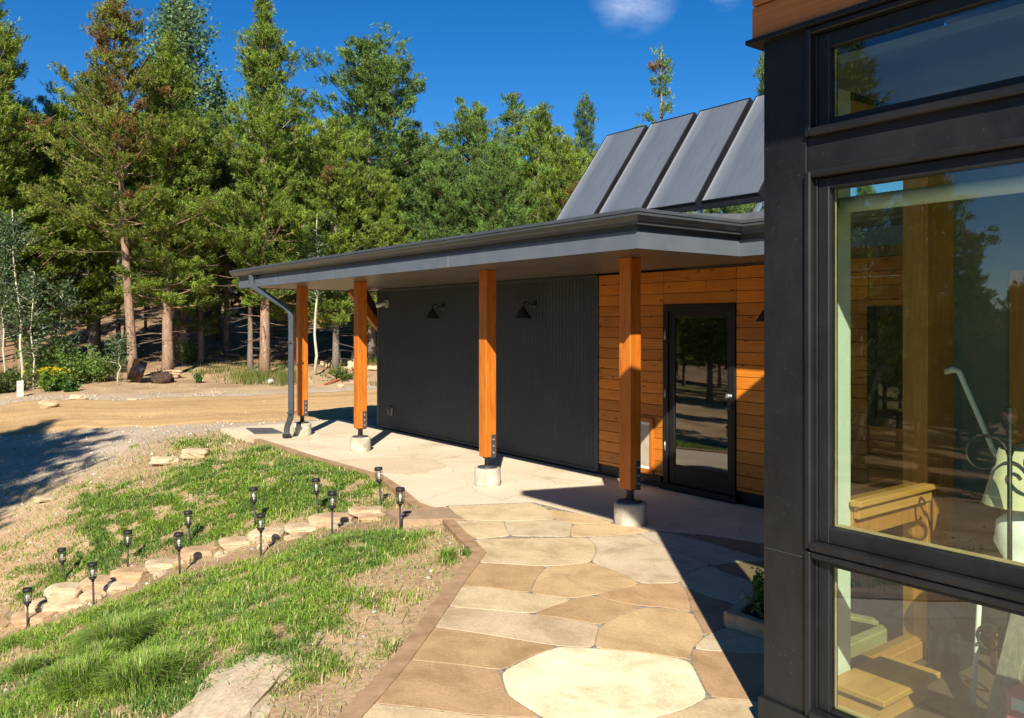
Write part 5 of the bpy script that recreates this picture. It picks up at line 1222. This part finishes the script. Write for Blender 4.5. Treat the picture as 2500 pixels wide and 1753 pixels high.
def shrub(px, d, w, h, label, n=900, cols=GRN, s=.06, flower=None, name='shrub', cat='shrub', seed=0, pos=None, z=None):
    v = on_ground(px, d) if pos is None else Vector(pos); r = np.random.default_rng(seed + 300); o = thing(name, v, label, cat)
    st_ = L(MB()); V = []; C = []
    m_ = 16
    for i in range(m_):
        az = r.uniform(0, 6.28); e = r.uniform(.5, 1.4); Lb = h * r.uniform(.5, 1.05); dd = np.array([math.cos(az) * math.cos(e) * w / h, math.sin(az) * math.cos(e) * w / h, math.sin(e)])
        st_.tube([(0, 0, -.03), Vector(dd * Lb * .6), Vector(dd * Lb)], [.006, .005, .002], 3, cap=False)
        k_ = n // m_; c = dd * (Lb * r.uniform(.25, 1.05, k_) ** .8)[:, None] + r.normal(0, h * .09, (k_, 3)); c[:, 2] = np.abs(c[:, 2]); V.append(leaf_quads(c, s, r)); C.append(np.repeat(np.array(cols[0]) * r.uniform(.5, 1.4, (k_, 1)), 4, 0))
    st_.build('stems', M_BARKG, o); V = np.concatenate(V); C = np.concatenate(C)
    np_mesh('foliage', V, np.arange(len(V)).reshape(-1, 4), {'tone': ('FLOAT_COLOR', np.c_[C, np.ones(len(C))])}, M_LEAF, o)
    if flower:
        nf, fc, fs = flower
        a = np.arange(5) * 1.2566; pet_ = np.concatenate([np.stack([np.array([0, 0, 0]), np.array([math.cos(t - .45) * fs * .6, math.sin(t - .45) * fs * .6, fs * .12]), np.array([math.cos(t) * fs, math.sin(t) * fs, fs * .25]), np.array([math.cos(t + .45) * fs * .6, math.sin(t + .45) * fs * .6, fs * .12])]) for t in a])
        f0 = np_mesh('flower', pet_, np.arange(20).reshape(5, 4), {'tone': ('FLOAT_COLOR', np.tile(np.array([[*fc, 1]]), (20, 1)))}, M_LEAF, o)
        for q in range(nf):
            f = f0 if q == 0 else f0.copy()
            if q: COL.objects.link(f); f.parent = o
            f.location = (r.normal(0, w * .38), r.normal(0, w * .38), h * r.uniform(.8, 1.12)); f.rotation_euler = (r.uniform(-.9, .9), r.uniform(-.9, .9), r.uniform(0, 6))
    return o
shrub(118 * k, 21.7, .55, .55, 'bright green bush with yellow flowers at the road edge', 1500, ((.12, .22, .03), (.1, .2, .03)), .07, (64, (.75, .6, .02), .045), 'flowering_bush', 'bush', 1)
shrub(158 * k, 21.5, .35, .3, 'small dark green bush right of the yellow flowers', 700, ((.06, .14, .03), (.1, .2, .03)), .06, None, seed=2)
shrub(20 * k, 22.0, 1.0, .7, 'low green undergrowth bush at the left picture edge below the aspens', 1600, ((.09, .13, .03), (.1, .2, .03)), .06, None, seed=3)
shrub(175 * k, 23.2, 1.1, 1.2, 'shaded leafy shrub behind the yellow flowers', 1700, GRN, .06, None, seed=4)
shrub(225 * k, 23.4, .9, .9, 'shaded leafy shrub left of the trunk with the barrels', 1300, GRN, .06, None, seed=5)
shrub(95 * k, 23.6, 1.2, 1.7, 'tall shaded shrub between the aspen trunks', 1900, GRN, .06, None, seed=6)
shrub(430 * k, 28, 1.2, .8, 'low dark shrub under the pines right of the log pile', 900, GRN, .06, None, seed=7)
shrub(443 * k, 23.6, .18, .35, 'tiny light green seedling on the bank right of the log pile', 220, ((.1, .2, .04), (.1, .2, .03)), .05, None, seed=8)
shrub(770 * k, 24.6, .9, .35, 'low green plants behind the rock heap', 800, ((.09, .15, .03), (.1, .2, .03)), .05, None, seed=9)
shrub(0, 0, .17, .26, 'leafy plants with purple flowers growing in the stone planter', 1500, ((.07, .15, .03), (.1, .2, .03)), .022, (14, (.10, .02, .45), .014), 'planter_flowers', 'flowers', 10, pos=(4.25, 3.04, .06))

# ---------------------------------------------------------------- grass
BL = [  # blobs of grass: photo centre, radii in metres (across, away), strength
 (640, 1130, 1.1, 1.6, 1.0), (560, 1180, 1.4, 1.2, 1.1), (430, 1230, 1.5, 1.1, 1.0), (720, 1190, 1.2, .8, 1.0), (870, 1215, .8, .6, .8), (500, 1080, .8, 1.4, .9), (330, 1290, 1.2, .8, .8),
 (260, 1200, 1.1, 1.0, .42), (110, 1290, .6, .5, .25), (180, 1400, .6, .4, .5), (790, 1170, .9, .7, .9), (600, 1240, 1.0, .6, .8), (820, 1250, .5, .3, .35), (250, 1380, .7, .4, .5), (950, 1235, .35, .3, .6),
 (250, 1620, .9, .8, 1.1), (420, 1560, .9, .8, 1.1), (560, 1500, .9, .8, 1.1), (120, 1660, .9, .8, .9), (600, 1420, .9, .5, 1.0), (750, 1370, .8, .4, 1.0), (850, 1320, .7, .35, 1.1), (970, 1310, .6, .25, .9), (430, 1690, .5, .4, .8), (650, 1580, .4, .4, .6),
 (40, 1600, .8, .8, .8), (500, 1640, .5, .5, .9), (340, 1480, .8, .5, .7), (200, 1510, .8, .4, .7), (60, 1560, .7, .3, .9), (1000, 1370, .5, .3, .35), (880, 1390, .5, .25, .7), (780, 1620, .35, .25, .5), (900, 1600, .3, .25, .45), (960, 1590, .15, .15, .6), (1120, 1345, .3, .2, .5), (1080, 1380, .25, .15, .4),
 (700, 1680, .3, .25, .6), (850, 1740, .2, .2, .5), (620, 1745, .25, .2, .6), (0, 1720, .6, .5, .6), (1010, 1470, .2, .15, .4), (680, 1460, .7, .5, .7), (1130, 1300, .2, .12, .3)]
def grass():
    R = np.array([.797, -.6037]); Fw = np.array([.6037, .797]); B = []
    for px, py, ra, rb_, s in BL:
        d = ray_ground(px, py); v = P(px, d); B.append((v.x, v.y, ra, rb_, s))
    def dens(x, y):
        t = np.zeros(x.shape)
        for cx, cy, ra, rb_, s in B:
            dx, dy = x - cx, y - cy; u = (dx * R[0] + dy * R[1]) / ra; v = (dx * Fw[0] + dy * Fw[1]) / rb_; t = t + s * np.exp(-(u * u + v * v) * 1.1)
        n_ = fbm(x, y, .55, 71); n2 = fbm(x, y, .16, 72, 3)
        out = np.clip((t * 1.0 + (n_ - .5) * 3.0 - .52), 0, 1) ** 1.2 * np.clip((n2 - .34) * 4, 0, 1) + .010 + .035 * np.clip(t, 0, 1)
        return out
    r = np.random.default_rng(4)
    n_ = 2600000; x = r.uniform(-6.5, 4.75, n_); y = r.uniform(1.5, 15, n_)
    # only ground that could be seen from around the camera keeps a high count
    dd = cdepth(x, y); rr_ = .797 * x - .6037 * y
    vis = (dd > 2.5) & (rr_ > -.85 * dd - .5)
    x, y, dd = x[vis], y[vis], dd[vis]
    keep = (r.random(len(x)) < dens(x, y) * np.clip(10.5 / (dd + 1.5), .45, 1)) & ~inpoly(x, y, PATIO)
    x, y = x[keep], y[keep]; keep = segdist(x, y, EDGE) > .06; x, y = x[keep], y[keep]
    blkp = [(p.x, p.y) for p in blk]; keep = ~inpoly(x, y, blkp); x, y = x[keep], y[keep]
    if len(x) > 480000: x, y = x[:480000], y[:480000]
    z = Hgt(x, y); n_ = len(x); D_ = cdepth(x, y)
    ln = r.gamma(4, .0085, n_) * (.7 + .6 * fbm(x, y, .35, 81)) + .012; ln = np.clip(ln, .02, .13)
    # a few tall tufts
    for px, py, rad, hh in ((270, 1575, .20, .24), (250, 1680, .24, .22), (400, 1660, .22, .20), (350, 1540, .12, .12), (60, 1565, .2, .11), (640, 1600, .09, .13), (480, 1420, .2, .12), (820, 1335, .25, .11), (1090, 1370, .08, .10), (700, 1690, .1, .12), (960, 1590, .1, .1)):
        v = P(px, ray_ground(px, py)); q = np.hypot(x - v.x, y - v.y); ln = np.where(q < rad, np.maximum(ln, hh * (1.1 - .5 * q / rad) * r.uniform(.6, 1.1, n_)), ln)
    az = r.uniform(0, 6.28, n_); tilt = r.uniform(.2, 1.5, n_); wd = (.0012 + .00032 * D_) * r.uniform(.7, 1.4, n_)
    wd = np.minimum(wd, .009)
    dx, dy = np.cos(az), np.sin(az); px_, py_ = -np.sin(az), np.cos(az)
    b = np.stack([x, y, z - .004], 1); side = np.stack([px_, py_, 0 * px_], 1) * wd[:, None]
    mid = b + np.stack([dx * tilt * .35, dy * tilt * .35, .62 + 0 * dx], 1) * ln[:, None]; tip = b + np.stack([dx * tilt, dy * tilt, 1.0 - .35 * tilt], 1) * ln[:, None]
    V = np.stack([b - side, b + side, mid + side * .8, mid - side * .8, tip], 1).reshape(-1, 3); o = (np.arange(n_) * 5)[:, None]
    F = np.concatenate([o + np.array([[0, 1, 2]]), o + np.array([[0, 2, 3]]), o + np.array([[3, 2, 4]])])
    g1, g2, g3 = np.array([.28, .42, .05]), np.array([.15, .28, .05]), np.array([.50, .43, .21]); t = fbm(x, y, .5, 91)[:, None]; t = np.clip((t - .3) * 2.5, 0, 1)
    c = g1 * t + g2 * (1 - t); dry = (r.random(n_) < np.clip(.16 + .9 * (.5 - dens(x, y)), .12, .6))[:, None]; c = np.where(dry, g3, c) * r.uniform(.7, 1.3, (n_, 1))
    tag(np_mesh('grass', V, F, {'tone': ('FLOAT_COLOR', np.repeat(np.c_[c, np.ones(n_)], 5, 0))}, M_GRASS), 'patchy green lawn grass growing over the sloping soil', 'grass', kind='stuff')
    # longer wild grass on the far bank and the forest edge
    n_ = 60000; d = r.uniform(22.3, 31, n_); px = r.uniform(-300, 950, n_); kk = (px - 1250) / FPX; x = (.6037 + .797 * kk) * d; y = (.797 - .6037 * kk) * d
    m_ = np.clip((fbm(x, y, 1.6, 95) - .62) * 5, 0, .6)
    for cx, ra in ((565, 45), (640, 35), (40, 120), (180, 60)): m_ = np.maximum(m_, np.exp(-((px - cx * k) / ra) ** 2) * np.exp(-((d - 24.6) / 1.3) ** 2) * 1.2)
    keep = (r.random(n_) < m_ * (d > 22.2 + fbm(x, y, 1.0, 96) * 2.5)); x, y = x[keep], y[keep]; z = Hgt(x, y); n_ = len(x)
    ln = r.uniform(.12, .38, n_); az = r.uniform(0, 6.28, n_); wd = .011; side = np.stack([-np.sin(az), np.cos(az), 0 * az], 1) * wd; b = np.stack([x, y, z - .02], 1); tip = b + np.stack([np.cos(az) * .35, np.sin(az) * .35, 1 + 0 * az], 1) * ln[:, None]
    V = np.stack([b - side, b + side, tip], 1).reshape(-1, 3); c = np.array([.20, .20, .05]) * r.uniform(.6, 1.3, (n_, 1)); gsel = (r.random(n_) < .45)[:, None]; c = np.where(gsel, np.array([.11, .17, .03]) * r.uniform(.6, 1.3, (n_, 1)), c)
    tag(np_mesh('wild_grass', V, np.arange(len(V)).reshape(-1, 3), {'tone': ('FLOAT_COLOR', np.repeat(np.c_[c, np.ones(n_)], 3, 0))}, M_GRASS), 'long wild grass along the bank and under the pines', 'grass', kind='stuff')
grass()
def tuft(px, py, rad, hh, n_, label, seed):
    v = PD(px, py, ray_ground(px, py)); r = np.random.default_rng(seed); o = thing('grass_tuft', (v.x, v.y, hz(v.x, v.y)), label, 'grass tuft', 'tall grass tufts in the lawn')
    a = r.uniform(0, 6.28, n_); q = rad * .55 * np.sqrt(r.random(n_)); x, y = np.cos(a) * q, np.sin(a) * q; z = Hgt(x + v.x, y + v.y) - o.location.z - .01
    a2 = a + r.normal(0, .7, n_); bend = r.uniform(.1, .9, n_) * (.4 + q / rad); ln = hh * r.uniform(.55, 1.1, n_); hd = np.stack([np.cos(a2), np.sin(a2), 0 * a2], 1); sd_ = np.stack([-np.sin(a2), np.cos(a2), 0 * a2], 1) * .0026
    b = np.stack([x, y, z], 1); up = np.array([0, 0, 1.]); P1 = b + up * (ln * .45)[:, None] + hd * (bend * ln * .12)[:, None]; P2 = b + up * (ln * (.82 - .15 * bend))[:, None] + hd * (bend * ln * .42)[:, None]; P3 = b + up * (ln * (1 - .45 * bend))[:, None] + hd * (bend * ln * .85)[:, None]
    V = np.stack([b - sd_, b + sd_, P1 + sd_, P1 - sd_, P2 + sd_ * .7, P2 - sd_ * .7, P3], 1).reshape(-1, 3); i7 = (np.arange(n_) * 7)[:, None]
    F = np.concatenate([i7 + np.array([[p, q_, w_]]) for p, q_, w_ in ((0, 1, 2), (0, 2, 3), (3, 2, 4), (3, 4, 5), (5, 4, 6))])
    c = np.array([.30, .46, .08]) * r.uniform(.45, 1.25, (n_, 1)); c = np.where((r.random(n_) < .12)[:, None], np.array([.40, .36, .17]), c); np_mesh('blades', V, F, {'tone': ('FLOAT_COLOR', np.repeat(np.c_[c, np.ones(n_)], 7, 0))}, M_GRASS, o)
for i, t_ in enumerate(((285, 1600, .26, .27, 2600, 'tallest bright green grass tuft at the lower left of the lawn'), (190, 1700, .26, .23, 2200, 'grass tuft at the bottom left, below the tallest tuft'), (340, 1690, .25, .22, 2200, 'fine leaved grass tuft right of the bottom left tuft'), (350, 1535, .13, .13, 900, 'small dark green tuft just above the tallest tuft'),
                        (640, 1590, .10, .14, 500, 'small upright tuft beside the sunken rock slab'), (70, 1650, .16, .14, 900, 'low grass tuft at the left picture edge of the lower lawn'), (820, 1335, .18, .11, 900, 'low dense tuft below the second front lamp from the patio'), (1095, 1365, .10, .11, 400, 'small tuft in the kerb corner of the lawn'), (240, 1640, .2, .2, 1500, 'pale green tuft between the three tall tufts at the lower left'))): tuft(*t_, 500 + i)

# ---------------------------------------------------------------- solar path lamps
M_BULB = noisy('bulb_glass', (.75, .76, .74), (.85, .86, .84), 10, .2, 0)
def make_lamp():
    r = thing('path_lamp', (0, 0, 0), '', 'path lamp', 'solar path lamps along the stone stair')
    s = L(MB()); s.lathe([(0, -.12), (.004, -.1), (.0092, -.05), (.0092, .235), (0, .235)], 12); s.build('stake', M_IRON, r)
    s = L(MB()); s.lathe([(.0092, .212), (.014, .215), (.014, .226), (.020, .236), (.031, .242), (.034, .252), (.030, .256), (0, .256)], 20); s.build('collar', M_IRON, r)
    s = L(MB())
    for i in range(6):
        a = i * math.pi / 3; ca, sa = math.cos(a), math.sin(a); s.tube([(ca * .030, sa * .030, .25), (ca * .037, sa * .037, .27), (ca * .037, sa * .037, .345), (ca * .034, sa * .034, .358)], .0018, 5)
    for z, rr_ in ((.268, .0375), (.305, .038), (.335, .038)):
        s.tube([(math.cos(a) * rr_, math.sin(a) * rr_, z) for a in np.linspace(0, 2 * math.pi, 19)], .0018, 5, cap=False)
    s.build('cage', M_IRON, r)
    s = L(MB()); s.lathe([(.026, .257), (.0275, .27), (.0275, .35), (.026, .356)], 20); s.build('globe', M_GLASSL, r)
    s = L(MB()); s.lathe([(0, .257), (.008, .26), (.009, .28), (.016, .30), (.015, .318), (.006, .328), (0, .33)], 14); s.build('bulb', M_BULB, r)
    s = L(MB()); s.lathe([(0, .356), (.040, .356), (.043, .36), (.043, .382), (.040, .388), (.036, .389), (.036, .386), (0, .386)], 28); s.build('cap', M_IRON, r)
    return r
front = [(977, 1293, 7.6), (811, 1303, 7.6), (637, 1357, 7.6), (439, 1403, 7.6), (229, 1476, 7.62), (67, 1536, 7.75)]
back = [(930, 1231, 8.62), (777, 1259, 8.6), (623, 1281, 8.6), (463, 1338, 8.62), (312, 1386, 8.6), (158, 1435, 8.75)]
fl_ = ['front row path lamp nearest the patio, standing before the brown concrete block', 'second path lamp from the patio in the front row, before the long pale stone', 'third path lamp from the patio in the front row', 'fourth path lamp from the patio in the front row, beside the orange tan block', 'fifth path lamp from the patio in the front row, right of the big cream block', 'last path lamp of the front row, nearest the left picture edge']
bl_ = ['back row path lamp nearest the patio kerb, standing in grass', 'second path lamp from the patio in the back row, with an orange rimmed cap', 'third path lamp from the patio in the back row, base hidden', 'fourth path lamp from the patio in the back row, leaning slightly left', 'fifth path lamp from the patio in the back row, upright with a bright bulb', 'last path lamp of the back row, tilted left on bare soil']
lp = make_lamp()
tl_ = [0, 0, 0, .03, .04, 0, .07, .07, .05, .05, 0, .09]
for i, ((px, py, d), lb) in enumerate(zip(front + back, fl_ + bl_)):
    a = lp if i == 0 else copy_tree(lp); v = P(px, d); z = hz(v.x, v.y); zp = EYE + (HY - py) / FPX * d
    a.location = (v.x, v.y, max(z - .03, min(z + .03, zp)) if abs(z - zp) < .2 else z); a['label'] = lb
    t_ = -tl_[i]; a.rotation_euler = (0, 0, rnd.uniform(0, 6)); q = Matrix.Rotation(t_, 4, Vector((.6037, .797, 0))) @ a.rotation_euler.to_matrix().to_4x4(); a.rotation_euler = q.to_euler()

# ---------------------------------------------------------------- things on the bank
def bank(px, py): d = ray_ground(px, py); v = P(px, d); v.z = hz(v.x, v.y); return v
M_BURN = noisy('burnt_steel', (.015, .014, .018), (.20, .075, .03), 2.5, .35, .3, 30, metal=.6, lo=.42, hi=.68)
b0 = bank(352, 934)
ba = thing('rusty_barrel', b0, 'burnt half barrel with a rusty inside leaning on the trunk by the road', 'barrel')
s = L(MB()); s.lathe([(.0, .0), (.30, .0), (.31, .05), (.30, .1), (.31, .35), (.315, .36), (.30, .36), (.29, .05), (0, .03)], 36); s.bm.transform(Matrix.Rotation(-.25, 4, 'Z') @ Matrix.Translation((0, 0, .28)) @ Matrix.Rotation(math.radians(-72), 4, 'Y') @ Matrix.Rotation(.0, 4, 'X') @ Matrix.Scale(1.0, 4)); s.build('shell', M_BURN, ba)
s = L(MB()); s.tube([(math.cos(a) * .315, math.sin(a) * .315, .36) for a in np.linspace(0, 2 * math.pi, 37)], .012, 6, cap=False); s.bm.transform(Matrix.Rotation(-.25, 4, 'Z') @ Matrix.Translation((0, 0, .28)) @ Matrix.Rotation(math.radians(-72), 4, 'Y')); s.build('rim', M_IRON, ba)
b1_ = bank(398, 936)
bc = thing('burnt_grate', b1_, 'charred basket and grate heap lying right of the barrel', 'grate')
s = L(MB())
for i in range(9):
    a = i * .35 - 1.4; s.tube([(math.sin(a) * .32, 0, .02), (math.sin(a) * .30, .12, .22 + .1 * math.cos(a)), (math.sin(a) * .26, .25, .38 * math.cos(a) + .05)], .012, 5)
for z in (.1, .22, .3): s.tube([(math.cos(a) * .3, .1 + z * .3, z + .02 * math.sin(a * 3)) for a in np.linspace(0, math.pi, 12)], .012, 5)
s.build('bars', M_IRON, bc)
o = link('ash_lump', rock_mesh(41, sub=3, rough=.3), noisy('charred', (.02, .015, .012), (.10, .05, .03), 5, .9, .6, 20), bc); o.scale = (.5, .38, .3); o.location = (.02, .1, .12)
lg = bank(425, 922)
for i in range(11):
    s = L(MB()); a = rnd.uniform(-.25, .25); Ls_ = rnd.uniform(.35, .55); s.tube([(0, 0, 0), (Ls_ * math.cos(a), Ls_ * math.sin(a), 0)], [.04, .037], 8)
    t = thing('split_log', (lg.x - .15 + (i % 5) * .02 - .1, lg.y + .1 + (i % 4) * .085 - .1, lg.z + .05 + (i // 4) * .075), 'short pale split log in the small heap between the two near trunks', 'log', 'split logs heaped by the trunk', rz=-.9)
    s.build('wood', wood('log_wood', (.42, .27, .15), (.6, .42, .26), 'x', rough=.8) if i == 0 else D.materials['log_wood'], t)
bs = bank(834, 928)
bd = thing('red_board', bs, 'weathered red wooden board lying on the dirt bank between the first two posts', 'board')
e1, e2 = bank(790, 941), bank(860, 922); s = MB(); s.obox((e1.x, e1.y, e1.z + .03), (e2.x, e2.y, e2.z + .05), .09, .03, .004); s.build('plank', noisy('red_wood', (.42, .10, .04), (.55, .16, .07), 6, .8, .3, 40), bd)
wb_ = bank(655, 938)
wt = thing('white_jug', wb_, 'small crushed white plastic bottle lying on the dirt bank left of the downspout', 'bottle')
s = L(MB()); s.lathe([(0, 0), (.06, .0), (.07, .05), (.065, .12), (.03, .16), (.018, .165), (.018, .19), (0, .19)], 16); s.bm.transform(Matrix.Translation((0, 0, .06)) @ Matrix.Rotation(1.35, 4, 'Y')); s.build('body', M_WHITE, wt)
sk = bank(48, 968)
stk = thing('marker_stake', sk, 'short weathered white stake stump at the left in front of the aspens', 'stake')
s = L(MB()); s.prism([(-.07, -.04), (.08, -.05), (.07, .05), (-.06, .05)], -.1, lambda x: .28 + abs(x) * 1.6); s.build('post', noisy('weathered_white', (.45, .43, .38), (.6, .58, .52), 6, .9, .4, 30), stk)
rlb = bank(835, 880)
rg = thing('metal_railing', (rlb.x, rlb.y, rlb.z), 'low dark bent metal railing behind the rock heap between the first two posts', 'railing')
pts_ = [on_ground(x_, 27) for x_ in (775, 800, 830, 860)]
s = MB(); s.tube([(p.x, p.y, p.z + .62 - .12 * (i == 0)) for i, p in enumerate(pts_)], .018, 6); s.tube([(p.x, p.y, p.z + .35) for p in pts_[1:]], .015, 6); s.build('rail', M_IRON, rg)
for p in pts_[1:]:
    s = MB(); s.tube([(p.x, p.y, p.z - .1), (p.x, p.y, p.z + .62)], .018, 6); s.build('post', M_IRON, rg)
# fallen logs on the forest floor
for i, (px, py, a, ln_) in enumerate(((120, 700, .3, 2.2), (250, 790, -.2, 1.8), (470, 805, .15, 2.0), (540, 780, -.4, 1.6), (740, 795, .2, 2.2), (170, 830, .1, 1.5))):
    v = on_ground(px, 27 + i * .7); o = thing('fallen_log', (v.x, v.y, v.z + .06), ['grey fallen log deepest in the forest at the left', 'grey fallen log left of the bare leaning trunk', 'grey fallen log under the pines right of the log heap', 'short grey fallen log under the cone shaped pine', 'grey fallen log in the forest between the first two posts', 'short fallen log in the shade behind the aspens'][i], 'log', 'fallen logs on the forest floor', rz=-YAW + a)
    s = L(MB()); s.tube([(-ln_ / 2, 0, 0), (0, .05, .03), (ln_ / 2, -.02, .0)], [.07, .06, .04], 8); s.build('wood', M_BARKG, o)
print('trees', len(TREES), 'objects', len(D.objects))
